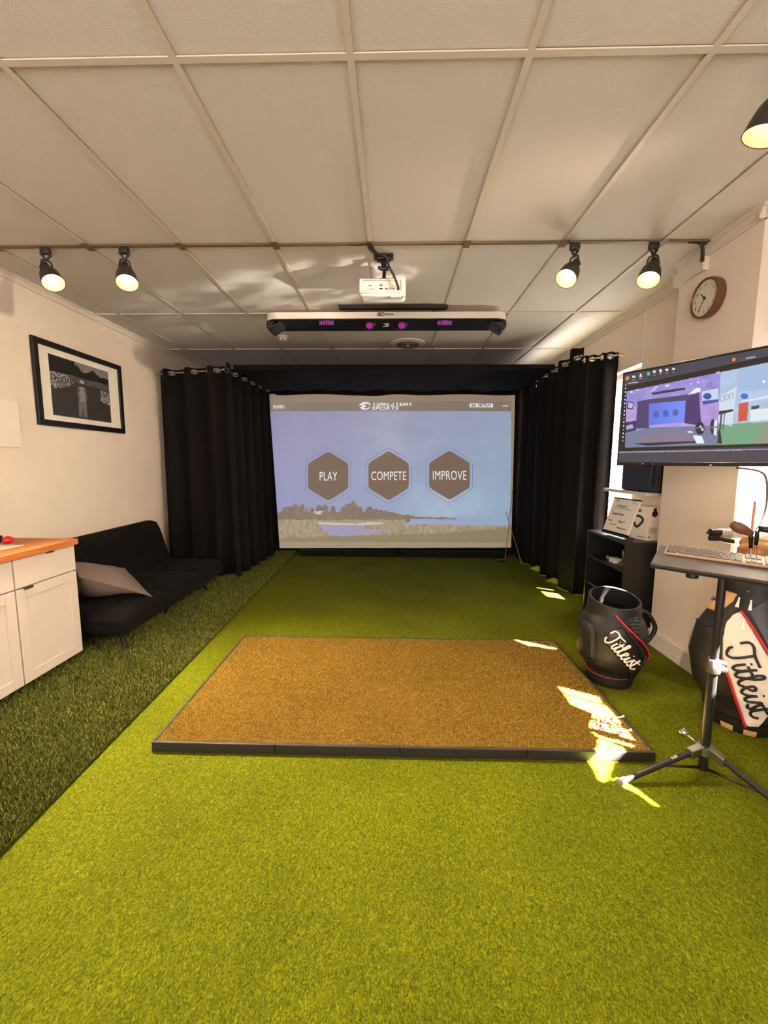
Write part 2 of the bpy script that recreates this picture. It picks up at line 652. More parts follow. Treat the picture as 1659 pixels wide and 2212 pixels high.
# ------------------------------------------------------------------ ceiling
GX, GY, TW, TD = 0.45, 1.576, 0.6096, 1.2192
ce = struct(MB().box((XL - .1, YF, H + .03), (2.5, YB + .1, H + .09)).build('ceiling', 'ceil'))
xs = [XL] + [GX + TW * i for i in range(-5, 4) if XL < GX + TW * i < XW] + [XW]
ys = [YF] + [GY + TD * j for j in range(-3, 4)] + [YB]
tb = .0125
tile_cache = {}
for j in range(len(ys) - 1):
    for i in range(len(xs) - 1):
        x0, x1, y0, y1 = xs[i] + tb - .004, xs[i + 1] - tb + .004, ys[j] + tb - .004, ys[j + 1] - tb + .004
        MB().box((x0, y0, H - .001 + random.uniform(-.0015, .0015)), (x1, y1, H + .028)).build('ceiling_tile', 'ceil', ce)
for i, x in enumerate(xs[1:-1]):
    MB().box((x - tb, YF, H - .012), (x + tb, YB, H - .0075)).box((x - .003, YF, H - .0075), (x + .003, YB, H + .02)).build('grid_runner', 'tbar', ce)
for j, y in enumerate(ys[1:-1]):
    br = (abs(y - (GY + TD)) < .01)
    o = MB().box((XL, y - tb, H - .0118), (XW, y + tb, H - .0070)).box((XL, y - .003, H - .007), (XW, y + .003, H + .02)).build('grid_runner', 'tbar_brown' if br else 'tbar', ce)
    if br:
        o['label'] = 'bronze-coloured ceiling runner carrying the spotlights'
for x in xs[1:-1]:
    y = GY + TD
    o = MB().box((x - .02, y - .045, H - .0145), (x + .02, y + .045, H - .0122)).build('grid_clip', 'tbar_brown', ce)

# ================================================================== FLOOR PIECES
SX0, SX1 = -1.372, -1.497       # seam of the two turfs at y = 1.0 and y = 6.2


def seam(y):
    return SX0 + (SX1 - SX0) * (y - 1.0) / 5.2


pb = MB()
pb.add([(XL, YF, .001), (seam(YF), YF, .001), (seam(YB), YB, .001), (XL, YB, .001), (XL, YF, .014), (seam(YF), YF, .014), (seam(YB), YB, .014), (XL, YB, .014)],
       [(4, 5, 6, 7), (1, 2, 6, 5), (0, 1, 5, 4), (2, 3, 7, 6), (3, 0, 4, 7)])
plush = struct(pb.build('floor_plush_turf', 'plush', origin=(-2.1, 3, 0)))
plush['label'] = 'dark green plush artificial turf strip along the left wall'


def blades(name, m, parent, n, fx, hmin, hmax, wid, lean, z0):
    P = fx(n)
    k = len(P)
    a = rng.uniform(0, 2 * math.pi, k)
    h = rng.uniform(hmin, hmax, k)
    d = rng.uniform(0, 2 * math.pi, k)
    ln = rng.uniform(.3, 1, k) * lean
    wv = np.stack([np.cos(a), np.sin(a), 0 * a], -1) * wid
    dv = np.stack([np.cos(d) * ln, np.sin(d) * ln, 0 * d], -1)
    B = np.concatenate([P, np.full((k, 1), z0)], 1)
    up = np.stack([0 * h, 0 * h, h], -1)
    v = np.stack([B - wv, B + wv, B + up * .65 + dv * .4 + wv * .8, B + up * .65 + dv * .4 - wv * .8, B + up + dv], 1)
    org = wloc(parent)
    me = bpy.data.meshes.new(name)
    me.vertices.add(k * 5)
    me.vertices.foreach_set('co', (v.reshape(-1, 3) - org).astype(np.float32).ravel())
    b = np.arange(k)[:, None] * 5
    idx = np.concatenate([b + np.array([[0, 1, 2, 3]]), b + np.array([[3, 2, 4]])], 1)
    me.loops.add(idx.size)
    me.loops.foreach_set('vertex_index', idx.ravel().astype(np.int32))
    st = np.stack([np.arange(k) * 7, np.arange(k) * 7 + 4], -1).ravel()
    me.polygons.add(2 * k)
    me.polygons.foreach_set('loop_start', st.astype(np.int32))
    me.update(calc_edges=True)
    cv = rng.uniform(0, 1, k)
    C = np.repeat(np.stack([cv, cv, cv, np.ones(k)], -1), 5, axis=0)
    at_ = me.color_attributes.new('tone', 'FLOAT_COLOR', 'POINT')
    at_.data.foreach_set('color', C.astype(np.float32).ravel())
    me.materials.append(m)
    o = bpy.data.objects.new(name, me)
    COL.objects.link(o)
    o.parent = parent
    o['kind'] = 'stuff'
    return o


def blade_mat(name, cols):
    m = bpy.data.materials.new(name)
    n, l, b = nodes_of(m)
    a = n.new('ShaderNodeVertexColor')
    a.layer_name = 'tone'
    r = n.new('ShaderNodeValToRGB')
    e = r.color_ramp.elements
    e[0].color, e[1].color = list(s2l(cols[0])) + [1], list(s2l(cols[-1])) + [1]
    for q, c in enumerate(cols[1:-1]):
        x = e.new((q + 1) / (len(cols) - 1))
        x.color = list(s2l(c)) + [1]
    l.new(a.outputs['Color'], r.inputs['Fac'])
    l.new(r.outputs['Color'], b.inputs['Base Color'])
    b.inputs['Roughness'].default_value = 0.6
    b.inputs['Specular IOR Level'].default_value = 0.2
    return m


def plush_pts(n):
    y = .75 + 5.5 * rng.uniform(0, 1, n) ** 1.5
    s = SX0 + (SX1 - SX0) * (y - 1.0) / 5.2
    x = XL + .03 + (s - XL - .03) * rng.uniform(0, 1, n) ** .8
    keep = ~((x < -2.27) & (y < 2.70))
    return np.stack([x, y], -1)[keep]


PB = blade_mat('plush_blades', [(48, 58, 10), (72, 80, 16), (102, 108, 36), (156, 154, 84)])
blades('turf_blades', PB, plush, 230000, plush_pts, .012, .03, .0017, .016, .012)

# hitting mat
MX0, MX1, MY0, MY1, MZ = -1.16, 1.235, 1.805, 3.04, .05
mt = thing('hitting_mat', (0.04, 2.42, 0), 'large brown turf hitting mat edged in black rubber on the green floor', 'golf mat')
MB().rbox((MX0 + .016, MY0 + .016, .004), (MX1 - .016, MY1 - .016, MZ - .002), .004).build('turf_pad', 'matpile', mt)


def mat_pts(n):
    return np.stack([rng.uniform(MX0 + .018, MX1 - .018, n), rng.uniform(MY0 + .018, MY1 - .018, n)], -1)


blades('mat_fibres', blade_mat('mat_fibre', [(82, 62, 10), (120, 92, 20), (150, 118, 36), (192, 162, 84)]), mt, 150000, mat_pts, .003, .008, .0013, .006, MZ - .003)
for k in range(4):
    a, b = MX0 + (MX1 - MX0) * k / 4, MX0 + (MX1 - MX0) * (k + 1) / 4
    MB().rbox((a + .001, MY0, 0), (b - .001, MY0 + .016, MZ), .004).build('edge_strip', 'rubber', mt)
    MB().rbox((a + .001, MY1 - .016, 0), (b - .001, MY1, MZ), .004).build('edge_strip', 'rubber', mt)
for xa in (MX0, MX1 - .016):
    for k in range(2):
        a, b = MY0 + .0165 + (MY1 - MY0 - .033) * k / 2, MY0 + .0165 + (MY1 - MY0 - .033) * (k + 1) / 2
        MB().rbox((xa, a, 0), (xa + .016, b - .001, MZ), .004).build('edge_strip', 'rubber', mt)

# tees lying and standing on the mat
tee_prof = [(.0008, 0), (.0016, .008), (.0022, .035), (.0026, .044), (.0055, .052), (.006, .054), (.004, .054), (.003, .051)]
tee_cols = [('redc', 'red'), ('blue', 'blue'), ('orange', 'orange'), ('whiteprint', 'white')]
spots = [(1291, 1570, 1), (1299, 1567, 1), (1296, 1580, 1), (1304, 1578, 1), (1308, 1563, 0), (1313, 1573, 0), (1320, 1561, 2), (1327, 1564, 2), (1310, 1583, 0), (1317, 1580, 0), (1323, 1578, 2),
         (1305, 1556, 3), (1315, 1553, 3), (1326, 1552, 3), (1334, 1573, 3), (1339, 1580, 3), (1343, 1570, 3)]
where = ['on the mat corner, %s' % s for s in
         ('farthest left', 'second from the left', 'nearest left', 'beside the red ones', 'farthest back red', 'middle red', 'back', 'right', 'nearest red', 'second nearest red', 'front', 'back left', 'back middle', 'back right', 'front left', 'frontmost', 'rightmost')]
cols_w = {0: 'red', 1: 'blue', 2: 'orange', 3: 'white'}
for k, (px, py, ci) in enumerate(spots):
    p = at(px, py, z=MZ + .006)
    az = random.uniform(0, 6.28)
    el = random.uniform(.05, .5)
    ax = (math.cos(az) * math.cos(el), math.sin(az) * math.cos(el), math.sin(el))
    o = MB().lathe(tee_prof, (p[0], p[1], MZ + .006), ax, 10).build('golf_tee', tee_cols[ci][0], smooth=True)
    tag(o, 'small %s golf tee in sun %s' % (cols_w[ci], where[k]), 'golf tee', 'loose golf tees on the mat')

# ================================================================== CURTAINS, ENCLOSURE, SCREEN


def curtain(name, p0, p1, rodline, zr, ztop, label, folds, amp, zb=lambda s: .012, nrm_sign=1, flare=0.0, seed=0, nv=26, gro=True):
    p0, p1 = np.array(p0, float), np.array(p1, float)
    L = np.linalg.norm(p1 - p0)
    t = (p1 - p0) / L
    nr = np.array([-t[1], t[0]]) * nrm_sign
    th = thing(name, (*(p0 + p1) / 2, 0), label, 'curtain')
    ph = seed * 1.7
    rs = np.random.default_rng(seed + 100)
    jit = rs.uniform(-.35, .35, folds * 2 + 3)

    def fold(s, v):
        q = s * folds * 2
        k = int(q)
        j = jit[k] * (1 - (q - k)) + jit[min(k + 1, len(jit) - 1)] * (q - k)
        low = (1 - v)
        return amp * (math.sin(math.pi * q + ph) * (1 + j * .8 * low) + .35 * low * math.sin(2.3 * math.pi * q + ph * 2 + 1.2) * (1 + j))

    def fn(u, v):
        s = u + .012 * math.sin(9 * u + seed + v * 3) * (1 - v)
        s = min(max(s, 0), 1)
        base = p0 + t * L * u
        z = zb(u) + (ztop(u) - zb(u)) * v
        if v > .995:
            z += .006 * math.sin(u * folds * 13 + seed)
        d = fold(s, v) + flare * (1 - v) ** 2
        b = base + nr * d
        return (b[0], b[1], z)
    # rows are finer at the rod; the cells it passes through are left open and ringed by a grommet
    nu = folds * 24
    q0, q1 = np.array(rodline[0], float), np.array(rodline[1], float)
    rt_ = (q1 - q0) / np.linalg.norm(q1 - q0)
    rn_ = np.array([-rt_[1], rt_[0]])
    hh = .021

    def vz(u, z):
        return (z - zb(u)) / (ztop(u) - zb(u))
    rows = [[fn(i / nu, k / (nv * 1.0) * vz(i / nu, zr(i / nu) - hh)) for i in range(nu + 1)] for k in range(nv + 1)]
    rows.append([(*fn(i / nu, vz(i / nu, zr(i / nu) - hh))[:2], zr(i / nu) + hh) for i in range(nu + 1)])
    rows[nv] = [(*fn(i / nu, vz(i / nu, zr(i / nu) - hh))[:2], zr(i / nu) - hh) for i in range(nu + 1)]
    rows.append([fn(i / nu, 1.0) for i in range(nu + 1)])
    dist = [float((np.array(p[:2]) - q0) @ rn_) for p in rows[nv]]
    hole = [min(abs(dist[i]), abs(dist[i + 1])) < .017 or dist[i] * dist[i + 1] < 0 for i in range(nu)]
    if not gro:
        hole = [False] * nu
    V = [p for r in rows for p in r]
    nr_ = nu + 1
    F = [(j * nr_ + i, j * nr_ + i + 1, (j + 1) * nr_ + i + 1, (j + 1) * nr_ + i) for j in range(nv + 2) for i in range(nu) if not (j == nv and hole[i])]
    ob = MB().add(V, F).build('fabric', 'curtain', th, smooth=True, fix=False)
    sm = ob.modifiers.new('thickness', 'SOLIDIFY')
    sm.thickness = .003
    i = 0
    while i < nu:
        if not hole[i]:
            i += 1
            continue
        k = i
        while k + 1 < nu and hole[k + 1]:
            k += 1
        a_, b_ = np.array(rows[nv][i]), np.array(rows[nv][k + 1])
        c = (a_ + b_) / 2
        c[2] = zr((i + k + 1) / 2 / nu)
        e = b_ - a_
        e[2] = 0
        L_ = np.linalg.norm(e)
        e /= L_ + 1e-9
        rad = max(.024, min(L_ / 2 + .002, .032))
        ring = [c + rad * math.cos(q) * e + .024 * math.sin(q) * np.array([0, 0, 1]) for q in np.linspace(0, 2 * math.pi, 18, endpoint=False)]
        MB().tube(ring, .0045, 8, closed=True).build('grommet', 'steel', th, smooth=True)
        i = k + 1
    return th


def rod(name, p0, p1, z, label):
    o = MB().tube([(*p0, z), (*p1, z)], .011, 12).build(name, 'chrome', smooth=True, ang=40)
    return tag(o, label, 'curtain rod')


zl = 2.425
curtain('curtain', (-2.845, 5.02), (-1.935, 4.785), ((-2.86, 5.02), (-1.93, 4.78)), lambda u: zl, lambda u: zl + .045, 'black grommet curtain between the left wall and the corner by the sofa', 3, .05, seed=1, zb=lambda u: .035)
rod('curtain_rod', (-2.86, 5.02), (-1.93, 4.78), zl, 'thin steel curtain rod from the left wall above the sofa')
curtain('curtain', (-1.905, 4.735), (-1.815, 6.05), ((-1.912, 4.70), (-1.812, 6.08)), lambda u: zl - .01, lambda u: zl + .045 + .03 * max(0, 1 - u * 8), 'black grommet curtain running along the left side of the hitting bay', 5, .04, seed=2, flare=-.03, zb=lambda u: .033)
rod('curtain_rod', (-1.912, 4.70), (-1.812, 6.08), zl - .01, 'thin steel curtain rod along the left side of the bay')
zr_ = 2.465


def rtop(u):
    return zr_ + .045 + .055 * math.exp(-((u - .05) / .1) ** 2)


def rbot(u):
    return .012 + .06 * math.exp(-((u - .52) / .07) ** 2) + .05 * math.exp(-((u - .2) / .05) ** 2)


rcurt = curtain('curtain', (1.875, 4.375), (1.835, 6.12), ((1.877, 4.34), (1.835, 6.15)), lambda u: zr_, rtop, 'black grommet curtain running along the right side of the hitting bay', 6, .04, seed=3, nrm_sign=1, flare=-.015, zb=rbot)
rod('curtain_rod', (1.877, 4.34), (1.835, 6.15), zr_, 'thin steel curtain rod along the right side of the bay')
curtain('curtain', (1.882, 4.352), (2.125, 4.13), ((1.885, 4.342), (2.165, 4.087)), lambda u: 2.415, lambda u: 2.455, 'narrow black grommet curtain drawn to the bright right-hand window', 2, .03, seed=5)
rod('curtain_rod', (1.885, 4.342), (2.165, 4.087), 2.415, 'short steel curtain rod reaching the window wall')

en = thing('bay_canopy', (-.05, 5.4, 2.3), 'black fabric canopy hung above the projection screen', 'canopy')
MB().tube([(-1.81, 4.80, 2.445), (1.77, 4.80, 2.445)], .022, 10).build('front_pole', 'blackmatte', en, smooth=True)
MB().tube([(-1.66, 6.19, 2.44), (1.77, 6.19, 2.44)], .022, 10).build('back_pole', 'blackmatte', en, smooth=True)


def canx(u, y):
    a = -1.825 + (y - 4.775) * .07
    return a + (1.775 - a) * u


def can(u, v):
    y = 4.775 + 1.37 * v
    x = canx(u, y)
    sag = .06 * math.sin(math.pi * v) + .02 * math.sin(u * 23) * math.sin(math.pi * v) + .012 * math.sin(u * 51 + v * 9) * v
    return (x, y, 2.475 - .05 * v - sag)


o = MB().grid(can, 90, 14).build('roof_fabric', 'curtain', en, smooth=True, fix=False)
o.modifiers.new('thickness', 'SOLIDIFY').thickness = .004


def skirt(u, v):
    x = canx(u, 4.775)
    return (x, 4.768 + .004 * math.sin(u * 60), 2.478 - .045 * v - .012 * v * math.sin(u * 17) ** 2)


o = MB().grid(skirt, 80, 3).build('front_skirt', 'curtain', en, smooth=True, fix=False)
o.modifiers.new('thickness', 'SOLIDIFY').thickness = .004


def drop(u, v):
    x = canx(u, 6.118)
    return (x, 6.118 + .006 * math.sin(u * 47), 2.43 - (.055 + .018 * (.5 + .5 * math.sin(u * 21 + 1)) + .02 * math.exp(-((u - .42) / .06) ** 2)) * v)


o = MB().grid(drop, 90, 4).build('rear_drop', 'curtain', en, smooth=True, fix=False)
o.modifiers.new('thickness', 'SOLIDIFY').thickness = .004

MB().box((-2.0, 6.235, .0), (1.98, 6.245, 2.46)).build('backdrop', 'curtain', en)

# projection screen
SY = 6.15
TLc, TRc, BLc, BRc = at(581, 851, y=SY), at(1113, 852, y=SY), at(604, 1184, y=SY), at(1104, 1183, y=SY)
sc = thing('projection_screen', (-.03, SY, .1), 'large white impact screen showing a projected golf menu', 'screen')


def scr(u, v, d=0.0):
    u, v = np.asarray(u, float), np.asarray(v, float)
    P = (TLc[None] * ((1 - u) * v)[:, None] + TRc[None] * (u * v)[:, None] + BLc[None] * ((1 - u) * (1 - v))[:, None] + BRc[None] * (u * (1 - v))[:, None])
    P[:, 1] += .006 * np.sin(u * 40 + v * 14) * (np.exp(-((v - .97) / .06) ** 2) + np.exp(-((v - .02) / .05) ** 2)) + .004 * np.sin(u * 9 + v * 5) - d
    return P


def paint_screen(px, py, u, v):
    n1 = fbm(px / 90, py / 60, 5, 3)
    t = np.clip((px - 600) / 500, 0, 1)[:, None]
    s = np.clip((py - 880) / 220, 0, 1)[:, None]
    c = (np.array([138, 136, 184]) * (1 - t) + np.array([140, 160, 196]) * t) * (1 - s) + (np.array([128, 142, 200]) * (1 - t) + np.array([134, 174, 208]) * t) * s
    cl = np.clip((n1 - .45) * 2.6, 0, 1) * np.exp(-((px - 930) / 130) ** 2)
    c = c + cl[:, None] * np.array([34, 30, 16])
    c = c + ((fbm(px / 25, py / 18, 3, 9) - .5) * 12)[:, None]
    nf = fbm(px / 5, py / 4, 3, 11)
    # far land and sea
    hor = 1115 + (px - 860) * .004
    k1, k2, k3 = fbm(px / 17, px * 0 + 1.3, 3, 5), fbm(px / 6, px * 0 + 3.1, 2, 6), fbm(px / 2.6, py / 7, 2, 8)
    taper = np.clip((900 - px) / 120, .25, 1)
    tl = 1117 - taper * (6 + 34 * np.clip(k1 - .30, 0, 1) + 12 * k2 * (k1 > .4) + 7 * k3)
    tl = np.where(px > 886, 1116.5 + (px - 886) * .035 - 2.5 * (k2 > .62), tl)
    tree = (py > tl) & (px < 986) & (py < np.where(px > 886, 1121 + (px - 886) * .005, 1128))
    sea = (py > hor) & (px > 870) & (py < 1142) & ~tree
    c = np.where(sea[:, None], np.array([138, 168, 208]) + (nf[:, None] - .5) * 10, c)
    c = np.where(tree[:, None], np.array([108, 88, 70]) * (.62 + .75 * nf[:, None]), c)
    gr = (py > np.where(px < 878, 1121 + 3 * k2, np.where(px < 990, 1131 + 4 * k2, 1134 + 3 * k2))) & ~((px >= 878) & (py < 1127))
    c = np.where(gr[:, None], np.array([152, 134, 104]) * (.66 + .72 * fbm(px / 3, py / 7, 3, 21)[:, None]), c)
    hs = (py > 1104) & (py < 1111) & (np.abs(px - 687) < 9) & (nf > .42)
    c = np.where(hs[:, None], np.array([214, 206, 196]), c)
    sand = inpoly(px, py, [(684, 1127), (700, 1128), (770, 1131), (800, 1127), (832, 1129), (820, 1133), (760, 1136), (720, 1134), (690, 1133)])
    c = np.where(sand[:, None], np.array([206, 198, 184]), c)
    water = inpoly(px, py + 2 * nf, [(690, 1137), (720, 1135), (790, 1136), (786, 1143), (850, 1147), (820, 1152), (780, 1158), (752, 1163), (724, 1160), (700, 1148)])
    c = np.where(water[:, None], np.array([148, 146, 186]), c)
    gg = (py > 1158 - (px - 620) * .03 + np.where(px > 960, -(px - 960) * .06, 0) + 8 * nf) & (py > 1132)
    gg &= py > np.where(px > 970, 1138, 1150)
    c = np.where(gg[:, None], np.array([124, 112, 72]) * (.92 + .16 * nf[:, None]), c)
    rimb = py > 1170 + (px - 604) * .004
    c = np.where(rimb[:, None], np.array([150, 134, 98]), c)
    # header band and unlit cloth rim
    hb = py < 888
    c = np.where(hb[:, None], np.array([112, 94, 80]) + (14 * np.clip((690 - px) / 100, 0, 1))[:, None], c)
    top = py < 869 - (px - 600) * .004
    c = np.where((hb & top)[:, None], np.array([134, 112, 90]), c)
    side = px > 1104 + (888 - py) * -.008 - np.clip((py - 888) * .013, 0, 9)
    c = np.where((side & (py > 860))[:, None], np.array([140, 118, 94]), c)
    return c + ((rng.random(len(px)) - .5) * 5)[:, None]


picture('projected_picture', 'picscreen', sc, lambda u, v: scr(u, v), 500, 320, paint_screen)


def sfr_px(a, b, d):
    p = at(a, -b, y=SY - .012 - d)
    return p


def hexa(cx, cyy, rx, ry, f=.5):
    return [(cx, cyy + ry), (cx + rx, cyy + ry * f), (cx + rx, cyy - ry * f), (cx, cyy - ry), (cx - rx, cyy - ry * f), (cx - rx, cyy + ry * f)]


def rounded(poly, r=.12):
    out = []
    n = len(poly)
    for i in range(n):
        p, a, b = np.array(poly[i]), np.array(poly[i - 1]), np.array(poly[(i + 1) % n])
        A, B = p + (a - p) * r, p + (b - p) * r
        for t in (0, .33, .67, 1):
            out.append(tuple((1 - t) ** 2 * A + 2 * t * (1 - t) * p + t * t * B))
    return out


for cx, cyy, rx, s, lh in ((709, 1028.5, 43.5, 'PLAY', 19), (839.5, 1027.5, 43.5, 'COMPETE', 19), (971, 1026.5, 44, 'IMPROVE', 20)):
    hx = MB().prism(rounded(hexa(cx, -cyy, rx, 53.5)), sfr_px, 0, .001).build('menu_hexagon', 'hexfill', sc)
    outl = smoothline(rounded(hexa(cx, -cyy, rx + 5.5, 61)), 1, True)
    MB().tube([sfr_px(a, b, .001) for a, b in outl], .0032, 6, closed=True).build('menu_outline', 'hexline', sc)
    text(s, 'lettering', 'screen_white', hx, lambda a, b, d: sfr_px(a, b, .002 + d), lh, cx, -(cyy + lh / 2), .001, .62, 'CENTER', space=1.04)
text('PLAYER 1', 'lettering', 'screen_white', sc, sfr_px, 7, 590, -882, .001, .62, bold=.02)
text('SPORTS', 'lettering', 'screen_white', sc, sfr_px, 7.5, 802, -885.5, .001, 1.45, shear=.25, space=1.1, bold=.02)
# top line of the maker's name is cut off by the cloth rim: only its lower half is thrown on the screen
for k, ch in enumerate('FORESIGHT'):
    x = 804 + k * 9.6 + (2 if k > 4 else 0)
    tm = MB()
    if ch in 'FT':
        tm.prism([(x + 2, -876.5), (x + 4.5, -876.5), (x + 5.8, -870), (x + 3.2, -870)], sfr_px, 0, .001)
    elif ch == 'I':
        tm.prism([(x + 2, -876.5), (x + 4.5, -876.5), (x + 6, -869.5), (x + 3.4, -869.5)], sfr_px, 0, .001)
    elif ch in 'OGS':
        tm.prism([(x, -876.5), (x + 7, -876.5), (x + 8, -874.3), (x + 1, -874.3)], sfr_px, 0, .001)
        tm.prism([(x + 6, -874.3), (x + 8, -874.3), (x + 9, -870), (x + 7, -870)], sfr_px, 0, .001)
        if ch != 'S':
            tm.prism([(x, -876), (x + 2, -876), (x + 3, -870), (x + 1, -870)], sfr_px, 0, .001)
    elif ch == 'E':
        tm.prism([(x, -876.5), (x + 7, -876.5), (x + 7.6, -874.3), (x + .6, -874.3)], sfr_px, 0, .001)
        tm.prism([(x + .6, -873), (x + 7, -873), (x + 7.6, -871), (x + 1.2, -871)], sfr_px, 0, .001)
    else:
        tm.prism([(x, -876.5), (x + 2.2, -876.5), (x + 3.4, -870), (x + 1.2, -870)], sfr_px, 0, .001)
        tm.prism([(x + 5.5, -876.5), (x + 7.7, -876.5), (x + 8.6, -870), (x + 6.4, -870)], sfr_px, 0, .001)
        tm.prism([(x + 2, -873.6), (x + 7, -873.6), (x + 7.4, -871.8), (x + 2.4, -871.8)], sfr_px, 0, .001)
    tm.build('letter', 'screen_white', sc)
# eye-shaped emblem
em = MB()
em.prism([(775, -876), (781, -870), (790, -868), (799, -871), (801, -875), (794, -872.5), (787, -872.5), (781, -875.5)], sfr_px, 0, .001)
em.prism([(777, -880), (783, -878), (786, -882), (793, -882.5), (800, -877.5), (798, -882), (791, -885.5), (783, -884.5)], sfr_px, 0, .001)
em.prism([(786 + 4 * math.cos(q), -877 + 3 * math.sin(q)) for q in np.linspace(0, 6.28, 10, endpoint=False)], sfr_px, 0, .001)
em.build('emblem', 'screen_white', sc)
nb = MB().prism([(1014.5, -879.5), (1065, -879.5), (1065, -871.5), (1014.5, -871.5)], sfr_px, 0, .001).build('menu_button', 'screen_white', sc)
text('NETPLAY', 'lettering', 'greyprint', nb, lambda a, b, d: sfr_px(a, b, .002 + d), 6, 1033, -878, .001, .8, bold=.03)
ic = MB()
for x in (1020, 1025.5):
    ic.prism([(x + 1.6 * math.cos(q), -875 + 2 * math.sin(q)) for q in np.linspace(0, 6.28, 8, endpoint=False)], lambda a, b, d: sfr_px(a, b, .002 + d), 0, .001)
    ic.prism([(x - 2, -878.6), (x + 2, -878.6), (x + 1.2, -877), (x - 1.2, -877)], lambda a, b, d: sfr_px(a, b, .002 + d), 0, .001)
ic.build('people_icon', 'greyprint', nb)
gi = MB()
for dx, dy in ((0, 0), (-4, .8), (4, .8)):
    gi.prism([(1092 + dx - 3, -876 - dy), (1092 + dx + 3, -875 - dy), (1092 + dx + 3, -876.4 - dy), (1092 + dx - 2, -877.4 - dy)], sfr_px, 0, .001)
gi.build('menu_icon', 'screen_white', sc)

# foam kick strips under the screen
for k, (a, b) in enumerate(((648, 860), (863, 1089))):
    p, q = at(a, 1190, y=6.02), at(b, 1190, y=6.02)
    o = MB().rbox((p[0], 5.99, 0), (q[0], 6.08, .085), .012).build('foam_block', 'blackmatte')
    tag(o, ('left', 'right')[k] + ' of two long black foam bumpers under the projection screen', 'bumper', 'foam bumpers under the screen')

# putter leaning at the right edge of the screen, and a thin rod
p = at(1080, 1210, z=.02)
pt = thing('putter', (p[0], p[1], 0), 'putter with black head leaning at the right edge of the screen', 'golf club')
MB().rbox((p[0] - .06, p[1] - .03, .002), (p[0] + .06, p[1] + .035, .028), .012, 3).build('putter_head', 'black', pt, smooth=True)
q = at(1107, 1060, y=6.0)
MB().tube(smoothline([(p[0] + .05, p[1], .026), (p[0] + .075, p[1] + .01, .07), (q[0] - .02, 5.98, .78), (q[0], 6.0, q[2])]), .0045, 8).build('shaft', 'shaft', pt, smooth=True)
a, b = at(1127, 1218, z=.02), at(1111, 1165, y=5.75)
o = MB().tube([a, b, b + (b - a) * 1.2], .004, 8).build('alignment_rod', 'pink', smooth=True)
tag(o, 'thin pink rod leaning on the black curtain right of the screen', 'rod')
p = at(1159, 834, x=1.80)
o = MB().rbox((1.795, p[1] - .012, p[2] - .018), (1.80, p[1] + .012, p[2] + .018), .002).build('care_tag', 'paper', rcurt)
o['label'] = 'tiny white cloth tag'

# ================================================================== CEILING FITTINGS


def shade_dir(v):
    v = np.array(v, float)
    return v / np.linalg.norm(v)


def lamp(px, ly, dirn, label, energy=38.0, drop=.085, cone=92, px2=None):
    c = at(px, 520, z=H - .01) if px2 is None else px2
    x, y = c[0], ly
    root = thing('track_spotlight', (x, y, H - .06), label, 'spotlight', 'clamp spotlights on the ceiling grid')
    # spring clamp biting the runner
    mb = MB()
    mb.rbox((x - .03, y - .02, H - .055), (x + .03, y + .02, H - .012), .012, 3)
    mb.tube([(x - .026, y - .012, H - .05), (x, y, H - .09), (x + .026, y + .012, H - .05)], .009, 8)
    mb.build('clamp', 'darkmetal', root, smooth=True, ang=50)
    d = shade_dir(dirn)
    piv = np.array([x, y, H - .06 - drop])
    side = np.cross(d, (0, 0, 1))
    side /= np.linalg.norm(side)
    up = np.array([0, 0, 1.0])
    yk = MB()
    for s in (-1, 1):
        yk.tube(smoothline([piv + up * .055, piv + up * .05 + side * .022 * s, piv + side * .03 * s + up * .02, piv + side * .03 * s]), .006, 8)
        yk.lathe([(.011, -.006), (.012, 0), (.011, .006)], piv + side * .033 * s, side, 12)
    yk.build('yoke', 'darkmetal', root, smooth=True, ang=50)
    sh = [(.004, -.052), (.018, -.05), (.022, -.03), (.025, -.008), (.042, .02), (.055, .05), (.061, .085), (.064, .125)]
    shade = MB().lathe(sh, piv, d, 28, cap=False).build('shade', 'darkmetal', root, smooth=True)
    inn = [(.0625, .1248), (.059, .085), (.053, .05), (.04, .022), (.023, -.004), (.003, -.02)]
    MB().lathe(inn, piv, d, 28, cap=False).build('shade_lining', 'shade_in', shade, smooth=True)
    MB().tube([piv + d * .125 + .0633 * (math.cos(q) * side + math.sin(q) * np.cross(d, side)) for q in np.linspace(0, 6.283, 28, endpoint=False)], .0018, 6, closed=True).build('shade_rim', 'darkmetal', shade, smooth=True)
    b = MB()
    b.lathe([(.0135, -.01), (.0135, .018), (.02, .03), (.028, .05), (.029, .062), (.022, .08), (.01, .088), (.0001, .09)], piv, d, 18)
    b.build('bulb', 'bulb', root, smooth=True)
    light('spot_beam', 'SPOT', piv + d * .1, d, energy, (1.0, .78, .54), spot_size=math.radians(cone), spot_blend=1.0, shadow_soft_size=.03)
    return root


YR = GY + TD
lamp(75, YR, (.52, -.30, -.80), 'grey clamp spotlight nearest the left wall, lit', 580, cone=80)
lamp(252, YR, (.30, -.40, -.86), 'grey clamp spotlight second from the left wall, lit', 580, cone=80)
lamp(1246, YR, (-.50, -.38, -.78), 'grey clamp spotlight on the runner right of the projector, third from the left wall', 110, cone=120)
lamp(1417, YR, (-.36, -.36, -.86), 'grey clamp spotlight on the runner above the clock pillar', 70, cone=120)
c5 = at(1690, 190, z=H - .12)
lamp(0, GY, (-.30, .15, -.9), 'dark clamp spotlight cut by the upper right edge of the photo', 40, px2=np.array([c5[0], GY, H]))

